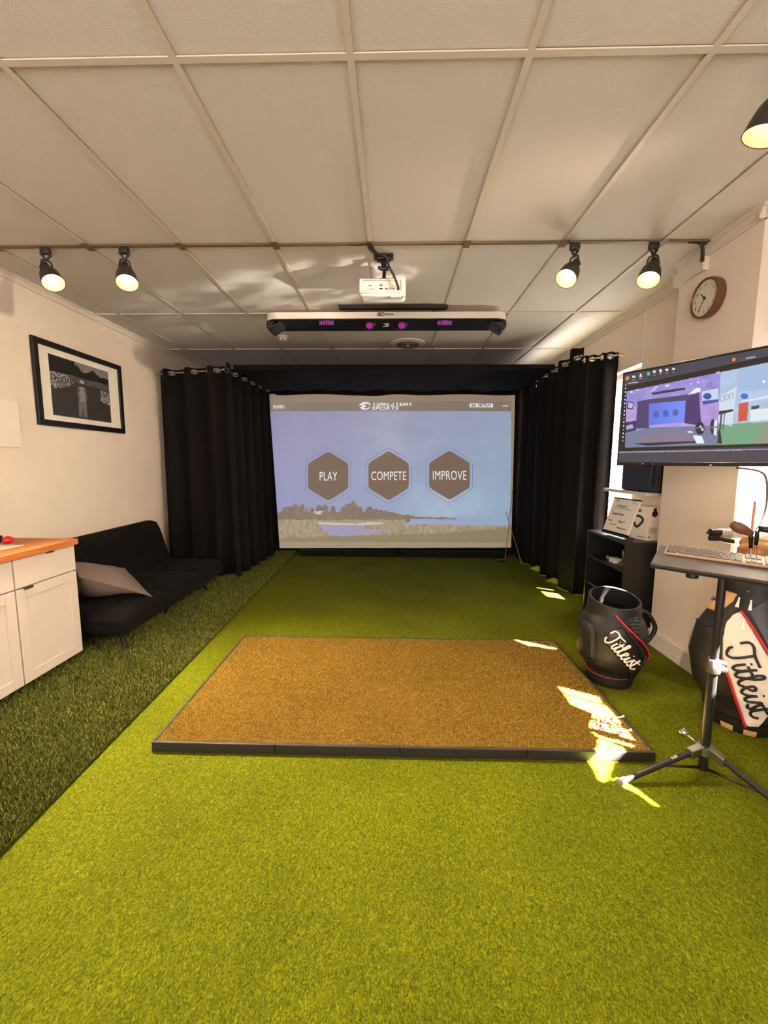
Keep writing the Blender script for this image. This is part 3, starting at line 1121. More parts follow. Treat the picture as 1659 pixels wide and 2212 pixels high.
# added textured spotlight, standing in for reflected sun that streaks the ceiling
gl = light('glint_stand_in', 'SPOT', (1.70, 2.36, 1.88), (-2.52, 1.19, .895), 420.0, (1.0, .93, .82), spot_size=math.radians(21), spot_blend=.6, shadow_soft_size=.012)
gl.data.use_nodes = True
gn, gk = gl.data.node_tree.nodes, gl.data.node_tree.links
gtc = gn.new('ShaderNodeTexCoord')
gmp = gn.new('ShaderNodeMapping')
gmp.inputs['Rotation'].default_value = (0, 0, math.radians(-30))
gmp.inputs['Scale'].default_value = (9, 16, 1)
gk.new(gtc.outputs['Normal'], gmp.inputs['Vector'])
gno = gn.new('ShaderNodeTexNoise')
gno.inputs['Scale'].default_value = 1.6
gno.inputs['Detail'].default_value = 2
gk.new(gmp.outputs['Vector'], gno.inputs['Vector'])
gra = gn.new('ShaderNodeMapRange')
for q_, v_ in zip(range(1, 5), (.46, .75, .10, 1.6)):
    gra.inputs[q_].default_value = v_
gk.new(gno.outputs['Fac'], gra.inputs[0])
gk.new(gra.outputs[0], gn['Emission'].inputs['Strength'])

lamp(0, GY, (-.80, .42, -.30), 'added dark clamp spotlight out of view at right, brightening the left wall', 420, cone=64, px2=np.array([2.02, GY, H]))  # extra lamp added out of view to lift the left wall

# hook bracket at the runner's end
p = at(1524, 522, z=H - .02)
o = MB().tube(smoothline([(p[0] - .09, YR, H - .012), (p[0] - .02, YR, H - .02), (p[0], YR, H - .05), (p[0] + .005, YR, H - .125)]), [.006 + .006 * i / 15 for i in range(16)], 8).rbox((p[0] - .015, YR - .012, H - .03), (p[0] + .02, YR + .012, H - .008), .004)
tag(o.build('runner_bracket', 'darkmetal', smooth=True, ang=50), 'black hooked bracket at the pillar end of the bronze runner', 'bracket')

# projector
pr = thing('projector', (-.09, 3.08, 2.53), 'white projector hung upside down from the ceiling in front of the sensor bar', 'projector')
PX0, PX1, PY0, PY1, PZ0, PZ1 = -.253, .072, 3.0, 3.24, 2.535, 2.652
MB().rbox((PX0, PY0 + .012, PZ0), (PX1, PY1, PZ1), .022, 3, wob=lambda p: (p[0], p[1], p[2] + (.038 * (p[1] - PY0) / .24 if p[2] < 2.6 else 0))).build('housing', 'white', pr, smooth=True, ang=50)
bz = MB()
for lo, hi in (((PX0 + .004, PY0, PZ0 + .032), (PX0 + .03, PY0 + .03, PZ1 - .004)), ((PX1 - .034, PY0, PZ0 + .032), (PX1 - .004, PY0 + .03, PZ1 + .006)), ((PX0 + .004, PY0, PZ0 + .02), (PX1 - .004, PY0 + .03, PZ0 + .038)), ((PX0 + .03, PY0, PZ1 - .014), (PX1 - .034, PY0 + .03, PZ1 - .004))):
    bz.rbox(lo, hi, .004)
bz.build('bezel', 'white', pr, smooth=True, ang=50)
MB().rbox((PX0 + .03, PY0 + .006, PZ0 + .04), (PX1 - .036, PY0 + .018, PZ1 - .016), .002).build('port_panel', 'white', pr)


def prt(px, py, w_, h_, m='black', nm='port'):
    p = at(px, py, y=PY0 + .004)
    mb = MB()
    mb.lathe([(.5, 0), (.5, 1)], (0, 0, 0), (0, 1, 0), 10)
    mb.v = [(p[0] + v[0] * w_, PY0 + .003 + v[1] * .003, p[2] + v[2] * h_) for v in mb.v]
    mb.build(nm, m, pr)


for a in ((823, 616, .026, .010, 'brownrim'), (823, 623.5, .026, .010), (835, 623.5, .026, .010, 'greyprint'), (843, 623, .006, .018), (849.5, 624, .014, .006), (799, 624, .007, .007), (804, 624, .007, .007), (799.5, 617, .028, .006, 'greyprint'), (836, 603, .005, .005)):
    prt(*a)
MB().rbox((PX0 + .22, PY0 + .02, PZ0 - .001), (PX0 + .29, PY0 + .07, PZ0 + .012), .002).build('lens_lever', 'whiteprint', pr)
pm = MB()
pm.rbox((-.145, 2.90, H - .020), (-.015, 2.99, H - .010), .003)
pm.rbox((-.13, 2.915, H - .04), (-.03, 2.975, H - .018), .01)
pm.tube([(-.08, 2.945, H - .03), (-.075, 2.97, 2.71)], [.028, .018], 12)
pm.lathe([(.014, -.03), (.016, 0), (.014, .03)], (-.075, 2.975, 2.70), (1, 0, 0), 12)
pm.tube([(-.075, 2.975, 2.70), (-.08, 3.05, 2.672)], .012, 10)
pm.build('ceiling_bracket', 'black', pr, smooth=True, ang=50)
pl = MB()
pl.lathe([(.055, 0), (.058, .006), (.05, .012)], (-.085, 3.09, 2.656), (0, 0, 1), 20)
for q in (0.1, 2.2, 3.3, 5.4):
    pl.tube([(-.085, 3.09, 2.662), (-.085 + .13 * math.cos(q), 3.09 + .09 * math.sin(q), 2.658)], .007, 8)
pl.build('spider_plate', 'black', pr, smooth=True, ang=50)
o = MB().lathe([(.010, -.012), (.012, 0), (.010, .012)], (-.108, 2.965, 2.70), (1, 0, 0), 12).build('tilt_knob', 'black', pr)
cb = MB()
cb.tube(smoothline([at(793, 525, z=H - .015), at(800, 539, z=H - .03), at(813, 548, y=2.9), at(832, 553, y=2.9), at(841, 575, y=2.94), at(852, 598, y=2.97), at(860, 620, y=2.985), at(860, 626, y=3.01)]), .0085, 8)
cb.tube(smoothline([at(799, 524, z=H - .012), at(806, 537, z=H - .03), at(818, 549, y=2.9), at(836, 556, y=2.9)]), .005, 8)
cb.tube(smoothline([at(755, 526, z=H - .012), at(772, 531, z=H - .016), at(788, 526, z=H - .012)]), .0025, 6)
cb.build('cable', 'black', pr, smooth=True)

# overhead launch monitor
hk = thing('launch_monitor', (-.08, 4.0, 2.62), 'long white and black sensor bar hung under the ceiling before the screen', 'launch monitor')
HX0, HX1 = -1.175, 1.003
fy, by = 3.85, 4.13


def hawk_outline(off=0.0):
    r = .10
    out = []
    for (cx, a0, a1) in ((HX1 - r, -math.pi / 2, 0), (HX1 - r * .7, 0, math.pi / 2), (HX0 + r * .7, math.pi / 2, math.pi), (HX0 + r, math.pi, 1.5 * math.pi)):
        cyy = (fy + r) if a0 in (-math.pi / 2, math.pi) else (by - r * .7)
        rr = r if a0 in (-math.pi / 2, math.pi) else r * .7
        for t in np.linspace(a0, a1, 7):
            out.append((cx + (rr + off) * math.cos(t), cyy + (rr + off) * math.sin(t)))
    return out


ol = hawk_outline()
MB().prism(ol, lambda a, b, d: (a, b, d), 2.668, 2.722).build('shell', 'white', hk, smooth=True, ang=35)
MB().prism(hawk_outline(-.012), lambda a, b, d: (a, b, d - (b - fy) * .05 if d < 2.66 else d), 2.655, 2.667).build('sensor_face', 'blackmatte', hk, smooth=True, ang=35)
for s, xa in ((-1, HX0), (1, HX1)):
    pod = MB()
    xo = xa - s * .075
    pod.rbox((xo - .075, fy + .03, 2.585), (xo + .075, by - .02, 2.675), .03, 3, wob=lambda p: (p[0], p[1], p[2] + (.055 if (p[0] - xo) * s < -.02 and p[2] < 2.63 else 0)))
    po = pod.build('camera_pod', 'rubber', hk, smooth=True, ang=50)
    MB().lathe([(.024, 0), (.026, .012), (.018, .016)], (xo + s * .03, fy + .085, 2.598), (0, -.75, -.66), 16).build('lens', 'black', po, smooth=True, ang=40)
    cap = MB()
    cap.rbox((xa - s * .03 - .014, fy + .06, 2.60), (xa - s * .03 + .03 * 0 + .014, by - .04, 2.70), .012, 3)
    cap.build('end_cap', 'white', hk, smooth=True, ang=50)


def hface(a, b, d):
    """pixel -> sloped underside of the bar"""
    y0_ = 4.0
    for _ in range(6):
        z = 2.655 - (y0_ - fy) * .05 - .002 - d
        p = at(a, -b, z=z)
        y0_ = p[1]
    return p


def hfas(a, b, d):
    return at(a, -b, y=fy - .001 - d)


for x0, x1 in ((690, 722), (945, 977)):
    fr_ = MB().prism([(x0 - 9, -705), (x0 + 1, -694), (x1 - 1, -694), (x1 + 20 if x1 < 800 else x1 + 20, -706), (x0 - 18, -706)], hface, 0, .002).build('sensor_recess', 'blackmatte', hk)
    gm = MB()
    for k in range(9):
        xx = x0 + (x1 - x0) * k / 9
        gm.prism([(xx, -702), (xx + 2.4, -702), (xx + 2.4, -691.5 + abs(k - 4) * -.4), (xx, -691.5 + abs(k - 4) * -.4)], hface, .003, .005)
    gm.build('infrared_grid', 'purple', fr_)
MB().prism([(752, -700), (768, -691), (905, -691), (917, -700), (900, -711), (770, -711)], hface, 0, .003).build('centre_panel', 'blackmatte', hk)
for x in (798.5, 868):
    p = np.array(hface(x, -699, .002))
    ln = MB().lathe([(.055, 0), (.052, .022), (.04, .03)], p, (0, -.6, -.8), 20).build('camera_lens', 'black', hk, smooth=True, ang=40)
    MB().lathe([(.033, .028), (.03, .034)], p, (0, -.6, -.8), 16).build('lens_glow', 'purple', ln)
em = MB()
em.prism([(827, -699), (839, -698), (841, -701), (832, -701.5)], hface, .005, .007)
em.prism([(832, -701.8), (841, -701.5), (838, -706), (826, -706.5), (827, -704.5), (834, -704)], hface, .005, .007)
em.build('emblem', 'whiteprint', hk)
hf2 = hfas
text('GC', 'lettering', 'blackprint', hk, hf2, 7.5, 814, -682.5, .001, .95, shear=.2, bold=.05)
text('HAWK', 'lettering', 'blackprint', hk, hf2, 4.2, 828, -681, .001, 1.2, shear=.2, bold=.03)
mb = MB().rbox((-.50, 3.80, H - .032), (.46, 3.87, H - .008), .004)
for x in (-.4, .36):
    mb.box((x - .02, 3.86, 2.715), (x + .02, 3.95, H - .008))
mb.build('mounting_bar', 'black', hk)

# smoke detector and round vent
p = at(612, 727, z=H - .01)
sd = thing('smoke_detector', (p[0], p[1], H - .05), 'small white smoke detector on a ceiling tile', 'smoke detector')
MB().lathe([(.062, -.009), (.062, -.018), (.05, -.024)], (p[0], p[1], H), (0, 0, 1), 24).build('base', 'white', sd, smooth=True, ang=40)
MB().lathe([(.042, -.022), (.04, -.034), (.032, -.036)], (p[0], p[1], H), (0, 0, 1), 24).build('dome', 'white', sd, smooth=True, ang=40)
for q in range(6):
    MB().box((p[0] + .034 * math.cos(q * 1.047) - .005, p[1] + .034 * math.sin(q * 1.047) - .005, H - .05), (p[0] + .034 * math.cos(q * 1.047) + .005, p[1] + .034 * math.sin(q * 1.047) + .005, H - .034)).build('grille_post', 'white', sd)
MB().lathe([(.036, -.05), (.034, -.055)], (p[0], p[1], H), (0, 0, 1), 20).build('cap', 'white', sd, smooth=True, ang=40)
p = at(881, 741, z=H - .01)
vt = thing('ceiling_vent', (p[0], p[1], H - .04), 'round white ceiling air vent with concentric rings', 'vent')
MB().lathe([(.20, -.009), (.195, -.02), (.135, -.028), (.135, -.009)], (p[0], p[1], H), (0, 0, 1), 40, cap=False).build('flange', 'white', vt, smooth=True, ang=40)
MB().lathe([(.136, -.0085), (.0001, -.0085)], (p[0], p[1], H), (0, 0, 1), 40, cap=False).build('duct', 'blackmatte', vt)
for r in (.115, .092, .07, .048, .026):
    MB().lathe([(r, -.012), (r + .012, -.034), (r + .008, -.036), (r - .004, -.014)], (p[0], p[1], H), (0, 0, 1), 36, cap=False).build('ring', 'gap', vt, smooth=True)
MB().lathe([(.012, -.036), (.012, -.048)], (p[0], p[1], H), (0, 0, 1), 14).build('damper_knob', 'white', vt)

# ================================================================== LEFT SIDE
# framed photograph
fz0, fz1, fy0, fy1 = 1.681, 2.372, 3.293, 4.352
fx = XL + .003
fp = thing('picture_frame', (XL, (fy0 + fy1) / 2, fz0), 'black framed black-and-white golf photograph with wide white mat on left wall', 'picture')
t = .048
for lo, hi in (((fx, fy0, fz0), (fx + .028, fy1, fz0 + t)), ((fx, fy0, fz1 - t), (fx + .028, fy1, fz1)), ((fx, fy0, fz0 + t), (fx + .028, fy0 + t, fz1 - t)), ((fx, fy1 - t, fz0 + t), (fx + .028, fy1, fz1 - t))):
    MB().rbox(lo, hi, .004).build('frame_rail', 'black', fp)
MB().box((fx, fy0 + .03, fz0 + .03), (fx + .012, fy1 - .03, fz1 - .03)).build('mount_board', 'whiteprint', fp)
qy0, qy1, qz0, qz1 = 3.447, 4.162, 1.775, 2.272


def ph_fn(u, v):
    return np.stack([np.full(u.shape, fx + .0135), qy0 + (qy1 - qy0) * u, qz0 + (qz1 - qz0) * v], -1)


def paint_photo(px, py, u, v):
    X, Y = u, v
    n = fbm(X * 40, Y * 40, 4, 2)
    nf = fbm(X * 90, Y * 90, 2, 8)
    g_ = 52 + 14 * n
    # fairway
    sky = Y > .86 - .02 * np.sin(X * 6)
    tree = (Y > .72 + .02 * fbm(X * 9, X * 0, 2, 4)) & (Y < .80 + .17 * fbm(X * 7, X * 0 + 2, 3, 5) + .12 * (X < .4))
    g_ = np.where(Y > .72, 128, g_)
    g_ = np.where(tree, 26 + 24 * n, g_)
    crowd = ((Y > .42 + .4 * X) & (Y < .73) & (X < .36)) | ((Y > .34 + .25 * (1 - X)) & (Y < .6) & (X > .82))
    g_ = np.where(crowd, np.where(nf > .52, 150 + 60 * nf, 44), g_)
    band = (Y > .62) & (Y <= .73) & (X >= .3)
    g_ = np.where(band, 90 + 60 * (nf - .5), g_)
    fig = inpoly(X, Y, [(.40, .04), (.455, .04), (.47, .2), (.49, .04), (.55, .04), (.55, .26), (.545, .34), (.56, .5), (.545, .56), (.5, .585), (.43, .56), (.41, .5), (.43, .34), (.41, .26)])
    g_ = np.where(fig, np.where(Y < .31, 118, 150) + 24 * (n - .5), g_)
    head = ((X - .492) / .03) ** 2 + ((Y - .625) / .045) ** 2 < 1
    g_ = np.where(head, 60, g_)
    capm = ((X - .495) / .042) ** 2 + ((Y - .668) / .032) ** 2 < 1
    g_ = np.where(capm, 196, g_)
    arm = inpoly(X, Y, [(.425, .55), (.395, .45), (.41, .33), (.44, .34), (.43, .44), (.455, .52)]) | inpoly(X, Y, [(.535, .55), (.575, .45), (.56, .33), (.535, .34), (.545, .44), (.52, .52)])
    g_ = np.where(arm, 92, g_)
    return np.stack([g_ * 1.0, g_ * .97, g_ * .98], -1)


picture('photo_print', 'picphoto', fp, ph_fn, 200, 150, paint_photo)

# papers on the wall
pp = MB()
pp.rbox((XL + .001, 2.92, 1.492), (XL + .035, 3.108, 1.838), .004)
o = pp.build('notice_pad', 'notepaper')
tag(o, 'thick cream paper pad fixed to the left wall at the photo edge', 'notice')
o = MB().box((XL + .001, 2.80, .868), (XL + .006, 3.03, 1.16)).build('notice_sheet', 'paper')
tag(o, 'cream sheet taped low on left wall behind the counter', 'notice')

# cabinets
CF = -2.18


def cabinet(y0, y1, label, hand):
    c = thing('base_cabinet', ((XL + CF) / 2, (y0 + y1) / 2, 0), label, 'cabinet', 'white base cabinets under the counter')
    MB().box((XL + .02, y0 + .001, .10), (CF - .022, y1 - .001, .826)).build('carcass', 'cab', c)
    MB().box((XL + .02, y0 + .001, 0), (CF - .085, y1 - .012, .0995)).build('toe_kick', 'cab', c)
    d = MB().rbox((CF - .02, y0 + .003, .652), (CF, y1 - .003, .824), .0025).build('drawer', 'cab', c)
    dr = thing_part_door(c, y0 + .003, y1 - .003, .07, .646)
    ym = y0 + (y1 - y0) * .54
    MB().rbox((CF - .008, ym - .028, .8245), (CF + .012, ym + .028, .8275), .001).box((CF + .009, ym - .028, .814), (CF + .012, ym + .028, .826)).build('pull', 'steel', d)
    ym = y0 + .075 if hand > 0 else y1 - .075
    MB().box((CF - .008, ym - .03, .6463), (CF + .014, ym + .03, .6493)).box((CF + .011, ym - .03, .636), (CF + .014, ym + .03, .648)).build('pull', 'steel', dr)
    return c


def thing_part_door(c, y0, y1, z0, z1):
    mb = MB()
    r = .062
    x0, x1 = CF - .02, CF
    mb.rbox((x0, y0, z0), (x1, y0 + r, z1), .0025).rbox((x0, y1 - r, z0), (x1, y1, z1), .0025)
    mb.rbox((x0, y0 + r - .001, z0), (x1, y1 - r + .001, z0 + r), .0025).rbox((x0, y0 + r - .001, z1 - r), (x1, y1 - r + .001, z1), .0025)
    mb.box((x0, y0 + r - .002, z0 + r - .002), (x1 - .009, y1 - r + .002, z1 - r + .002))
    return mb.build('door', 'cab', c)


cabinet(2.252, 2.712, 'white shaker base cabinet at the end of the counter beside the sofa', 1)
cabinet(1.79, 2.25, 'white shaker base cabinet cut by the left photo edge', 1)
o = MB().rbox((XL + .002, 1.2, .828), (CF + .022, 2.722, .866), .003).build('countertop', 'wood')
tag(o, 'orange-brown wooden countertop over the white cabinets', 'countertop')

# red-and-black tool and papers on the counter
p = at(17, 1168, z=.888)
tl_ = thing('hand_tool', (p[0], p[1], .868), 'black hand tool with red rounded grip end lying on the counter', 'tool')
MB().sphere((p[0], p[1], .893), .024, 18, 12, (1.1, 1.25, 1)).build('red_end', 'redc', tl_, smooth=True)
MB().tube(smoothline([(p[0] - .036, p[1] - .006, .899), (p[0] - .075, p[1] - .03, .905), (p[0] - .13, p[1] - .09, .898)]), [.024] * 4 + [.026] * 4 + [.024] * 3, 12).build('handle', 'black', tl_, smooth=True)
o = MB().box((p[0] - .04, p[1] - .26, .8665), (p[0] + .13, p[1] - .03, .8685)).build('leaflet', 'paper')
tag(o, 'white leaflet under the red and black tool on the counter', 'paper')

# sofa
so = thing('sofa', (-2.4, 3.7, 0), 'black tufted fabric futon sofa with splayed dark metal legs', 'sofa')
Y0S, Y1S = 2.80, 4.56


def cushion_wob(z_top, n_tuft, amp, axis_z=True):
    def f(p):
        return p
    return f


def tuft(a, b, na, nb):
    u = (a * na) % 1 - .5
    v = (b * nb) % 1 - .5
    return (math.cos(math.pi * u) * math.cos(math.pi * v)) ** .5 if abs(u) < .5 and abs(v) < .5 else 0


def seat_top(u, v):
    x = -2.62 + .68 * u
    y = Y0S + (Y1S - Y0S) * v
    e = min(1, min(u, 1 - u) / .06) ** .5 * min(1, min(v, 1 - v) / .03) ** .5
    return (x, y, .235 + .055 * e + .03 * tuft(u, v, 3, 3) * e)


sb = MB()
sb.grid(seat_top, 36, 60)
sb.rbox((-2.62, Y0S, .13), (-1.94, Y1S, .245), .035, 3)
sb.build('seat', 'sofa', so, smooth=True)


def back_f(u, v):
    z = .20 + .50 * v
    x0 = -2.50 - .22 * v
    y = Y0S + .03 + (Y1S - .03 + .1 * v - Y0S) * u
    e = min(1, min(u, 1 - u) / .03) ** .5 * min(1, min(v + .2, 1 - v) / .10) ** .5
    return (x0 + .03 * e + .03 * tuft(u, v, 3, 2) * e - .03, y, z)


def back_b(u, v):
    a = back_f(u, v)
    return (a[0] - .09, a[1], a[2])


bb = MB()
bb.grid(back_f, 60, 24)
bb.grid(back_b, 20, 6)
bb.rbox((-2.60, Y0S + .03, .18), (-2.46, Y1S, .72), .05, 3, wob=lambda p: (p[0] - .22 * (p[2] - .18) / .54 - .06, p[1] + .1 * (p[2] - .2) / .5 * (1 if p[1] > 3.7 else 0), p[2]))
bb.build('backrest', 'sofa', so, smooth=True)
MB().rbox((-2.60, Y0S + .08, .10), (-2.0, Y1S - .08, .14), .01).build('base_frame', 'black', so)
for (x, y) in ((-1.955, 2.83), (-1.985, 4.24), (-2.06, 3.53), (-2.62, 2.9), (-2.62, 4.4)):
    tx = -2.03 if x > -2.1 else -2.55
    MB().tube([(tx, y + (.07 if y < 3 else -.05 if y > 4 else 0), .125), (x, y, .004)], [.02, .014], 12).build('leg', 'bronze', so, smooth=True, ang=40)

# cushion on the sofa
pl1, pl2, pl3 = at(270, 1227, x=-2.30), at(331, 1290, x=-1.95), at(171, 1247, x=-2.22)
pl0 = pl3 + (pl1 - pl2) * .5


def pil(sign):
    def f(u, v):
        P = pl3 * (1 - u) * (1 - v) + pl2 * u * (1 - v) + pl0 * (1 - u) * v + pl1 * u * v
        nrm = np.cross(pl2 - pl3, pl0 - pl3)
        nrm /= np.linalg.norm(nrm)
        b = (max(0, math.sin(math.pi * u)) * max(0, math.sin(math.pi * v))) ** .6
        pinch = (1 - .10 * math.sin(math.pi * v)) if False else 1
        w_ = .008 * math.sin(u * 11 + v * 7) * b
        P = P + (np.array([0, 0, 0]) if b == 0 else nrm * sign * ((.06 if sign > 0 else .03 + .26 * (1 - u)) * b + w_))
        cen = (pl0 + pl1 + pl2 + pl3) / 4
        ed = math.sin(math.pi * u) * (1 - math.sin(math.pi * v)) + math.sin(math.pi * v) * (1 - math.sin(math.pi * u))
        return P + (cen - P) * .09 * max(0, ed)
    return f


pw = MB()
pw.grid(pil(1), 30, 30).grid(pil(-1), 30, 30)
o = pw.build('throw_pillow', 'pillow', smooth=True)
tag(o, 'grey velvet throw pillow tilted on the black sofa', 'pillow')

# ================================================================== RIGHT SIDE
# wall clock
ckc = np.array([COLX, 2.790, 2.43])
ck = thing('wall_clock', tuple(ckc), 'round brown-rimmed wall clock high on the pillar', 'clock')
MB().lathe([(.098, .001), (.116, .002), (.121, .03), (.118, .055), (.110, .058), (.105, .05), (.105, .046)], ckc, (-1, 0, 0), 48, cap=False).build('rim', 'brownrim', ck, smooth=True, ang=50)
MB().lathe([(.107, .044), (.107, .047)], ckc, (-1, 0, 0), 40).build('dial', 'clockface', ck)


def cfr(a, b, d):
    return (COLX - .0475 - d, ckc[1] - a, ckc[2] + b)


for k in range(1, 13):
    q = math.pi / 2 - k * math.pi / 6
    text(str(k), 'numeral', 'blackprint', ck, cfr, .021, .083 * math.cos(q), .083 * math.sin(q) - .0105, .0006, .9, 'CENTER')
for nm, ang_, ln, wd in (('hour_hand', 318, .052, .006), ('minute_hand', 212, .082, .004)):
    q = math.radians(90 - ang_)
    c_, s_ = math.cos(q), math.sin(q)
    P = [(-.015 * c_ - wd * s_ * .6, -.015 * s_ + wd * c_ * .6), (-.015 * c_ + wd * s_ * .6, -.015 * s_ - wd * c_ * .6), (ln * c_ + wd * s_ * .3, ln * s_ - wd * c_ * .3), (ln * c_ - wd * s_ * .3, ln * s_ + wd * c_ * .3)]
    MB().prism(P, cfr, .002, .0035).build(nm, 'blackprint', ck)
MB().lathe([(.007, .0475), (.006, .053)], ckc, (-1, 0, 0), 14).build('hub', 'blackprint', ck)

# television on an arm
TVL = np.array([1.54, 2.90])
tdir = np.array([.503, -.864])
tdir /= np.linalg.norm(tdir)
tn = np.array([-tdir[1], tdir[0]]) * -1.0      # toward the viewer
if tn[0] > 0:
    tn = -tn
TVW, TZ0, TZ1 = 1.10, 1.377, 1.996


def tfr(p):
    """local (along, out, z) -> world"""
    q = TVL + tdir * p[0] + tn * p[1]
    return (q[0], q[1], p[2])


tv = thing('television', tfr((TVW / 2, 0, TZ0)), 'large flat television on a wall arm showing golf swing software', 'television')
MB().rbox((0, -.045, TZ0), (TVW, 0, TZ1), .006, 2, fr=tfr).build('casing', 'black', tv)
bz = MB()
e = .011
for lo, hi in (((0, 0, TZ0), (TVW, .008, TZ0 + .022)), ((0, 0, TZ1 - e), (TVW, .008, TZ1)), ((0, 0, TZ0 + .022), (e, .008, TZ1 - e)), ((TVW - e, 0, TZ0 + .022), (TVW, .008, TZ1 - e))):
    bz.rbox(lo, hi, .002, 1, fr=tfr)
bz.build('bezel', 'black', tv)


def tvplane_px(a, b, d):
    dr = ray(a, -b)
    o2 = TVL + tn * (.004 + d)
    t_ = ((o2 - ORG[:2]) @ tn) / (dr[:2] @ tn)
    return ORG + dr * t_


def tv_fn(u, v):
    a = e + (TVW - 2 * e) * u
    q = TVL[None] + tdir[None] * a[:, None] + tn[None] * .003
    return np.concatenate([q, (TZ0 + .022 + (TZ1 - e - TZ0 - .022) * v)[:, None]], 1)


def quad(px, py, a, b, c, d):
    return inpoly(px, py, [a, b, c, d])


def paint_tv(px, py, u, v):
    c = np.full((len(px), 3), 0.0) + np.array([62, 62, 78])
    # perspective-true coordinates inside the window: everything below is drawn on the sheet itself (u to the right, v up)

    def P(a, b):
        return (a, b)
    X = px
    topv = 857 + (1356 - px) * .205        # upper edge of the videos, falls to the left
    botv = 966 + (px - 1350) * -.035
    vid = (py > 845 - (px - 1356) * .205 + 0) & (py < 967 - (px - 1351) * .028) & (px > 1354 - (py - 845) * .035)
    blk = (py > 835 - (px - 1350) * .212) & (py < 974 - (px - 1351) * .03)
    c = np.where(blk[:, None], np.array([14, 14, 18]), c)
    tool = (py < 828 - (px - 1350) * .2) & (px > 1402) & (px < 1463)
    c = np.where(tool[:, None], np.array([48, 50, 62]), c)
    split = 1556 - (py - 820) * .045
    L = vid & (px < split)
    R = vid & (px >= split)
    # left video: the bay in violet light
    n = fbm(px / 20, py / 15, 3, 4)[:, None]
    cl = np.array([176, 152, 216]) + (n - .5) * 30
    ceil_ = py < 880 - (px - 1356) * .07
    cl = np.where(ceil_[:, None], np.array([150, 140, 214]) + (n - .5) * 40, cl)
    flr = py > 925 - (px - 1356) * .03 + np.where(px < 1400, (1400 - px) * .25, 0)
    cl = np.where(flr[:, None], np.array([112, 124, 156]), cl)
    cl = np.where(quad(px, py, (1377, 868), (1402, 862), (1402, 925), (1373, 926))[:, None], np.array([72, 58, 110]), cl)
    cl = np.where(quad(px, py, (1390, 864), (1500, 850), (1500, 868), (1402, 872))[:, None], np.array([74, 66, 104]), cl)
    cl = np.where(quad(px, py, (1481, 866), (1510, 846), (1515, 920), (1478, 914))[:, None], np.array([70, 46, 112]), cl)
    cl = np.where(quad(px, py, (1402, 872), (1481.5, 865), (1478, 912), (1401, 919))[:, None], (np.array([92, 116, 222]) + 25 * np.clip((px - 1400) / 80, 0, 1)[:, None]), cl)
    for hx_, hy_ in ((1417, 895), (1438, 893.5), (1459, 891.5)):
        cl = np.where((np.abs(px - hx_) / 13 + np.abs(py - hy_) / 8.2 < 1)[:, None] & (np.abs(px - hx_) < 6)[:, None], np.array([78, 90, 180]), cl)
    cl = np.where(quad(px, py, (1407, 848), (1479, 837), (1480, 842), (1410, 853))[:, None], np.array([48, 44, 66]), cl)
    cl = np.where(quad(px, py, (1486, 852), (1504, 838), (1512, 836), (1514, 846), (1500, 850))[:, None] if False else quad(px, py, (1486, 853), (1504, 838), (1513, 838), (1513, 846))[:, None], np.array([244, 236, 236]), cl)
    cl = np.where(quad(px, py, (1370, 958), (1392, 936), (1490, 934), (1506, 952))[:, None], np.array([134, 118, 142]), cl)
    cl = np.where(quad(px, py, (1369, 958), (1506, 952), (1506, 956), (1400, 963))[:, None], np.array([40, 36, 52]), cl)
    cl = np.where(quad(px, py, (1496, 940), (1516, 942), (1522, 958), (1505, 958))[:, None], np.array([228, 240, 246]), cl)
    cl = np.where(quad(px, py, (1484, 932), (1494, 931), (1497, 935), (1487, 935))[:, None], np.array([228, 240, 246]), cl)
    bag = ((px - 1512) / 10) ** 2 + ((py - 925) / 14) ** 2 < 1
    cl = np.where(bag[:, None], np.array([36, 30, 48]), cl)
    cl = np.where(quad(px, py, (1510, 920), (1514, 919), (1521, 930), (1517, 931))[:, None], np.array([226, 222, 230]), cl)
    cl = np.where(quad(px, py, (1516, 846), (1552, 838), (1552, 866), (1517, 874))[:, None], np.array([196, 214, 240]), cl)
    cl = np.where(quad(px, py, (1517, 866), (1552, 862), (1552, 868), (1518, 875))[:, None], np.array([62, 82, 160]), cl)
    cl = np.where((((px - 1528) / 9) ** 2 + ((py - 856) / 7) ** 2 < 1)[:, None], np.array([52, 78, 156]), cl)
    cl = np.where(quad(px, py, (1355, 866), (1369, 869), (1367, 885), (1354, 883))[:, None], np.array([56, 50, 86]), cl)
    cl = np.where(quad(px, py, (1357.5, 869), (1367, 871), (1365.5, 882.5), (1357, 881))[:, None], np.array([196, 184, 226]), cl)
    cl = np.where(quad(px, py, (1351, 912), (1374, 909), (1374, 930), (1351, 936))[:, None], np.array([58, 52, 82]), cl)
    cl = np.where(quad(px, py, (1353, 920), (1366, 916), (1369, 925), (1353, 928))[:, None], np.array([170, 168, 216]), cl)
    bag2 = ((px - 1540) / 6) ** 2 + ((py - 922) / 17) ** 2 < 1
    cl = np.where(bag2[:, None], np.array([52, 44, 62]), cl)
    cl = np.where(quad(px, py, (1543, 908), (1549, 906), (1548, 942), (1541, 938))[:, None], np.array([226, 226, 236]), cl)
    for dx_, dy_, rr_ in ((1364, 847, 2.6), (1377, 842, 2.6), (1508, 826, 1.8), (1493, 829, 1.8)):
        cl = np.where((((px - dx_) / rr_) ** 2 + ((py - dy_) / rr_) ** 2 < 1)[:, None], np.array([232, 224, 240]), cl)
    ck_ = ((px - 1533) / 5) ** 2 + ((py - 830) / 6) ** 2
    cl = np.where(((ck_ < 1) & (ck_ > .55))[:, None], np.array([104, 78, 140]), cl)
    cl = np.where(quad(px, py, (1436, 832), (1446, 830), (1446, 834), (1437, 836))[:, None], np.array([226, 222, 236]), cl)
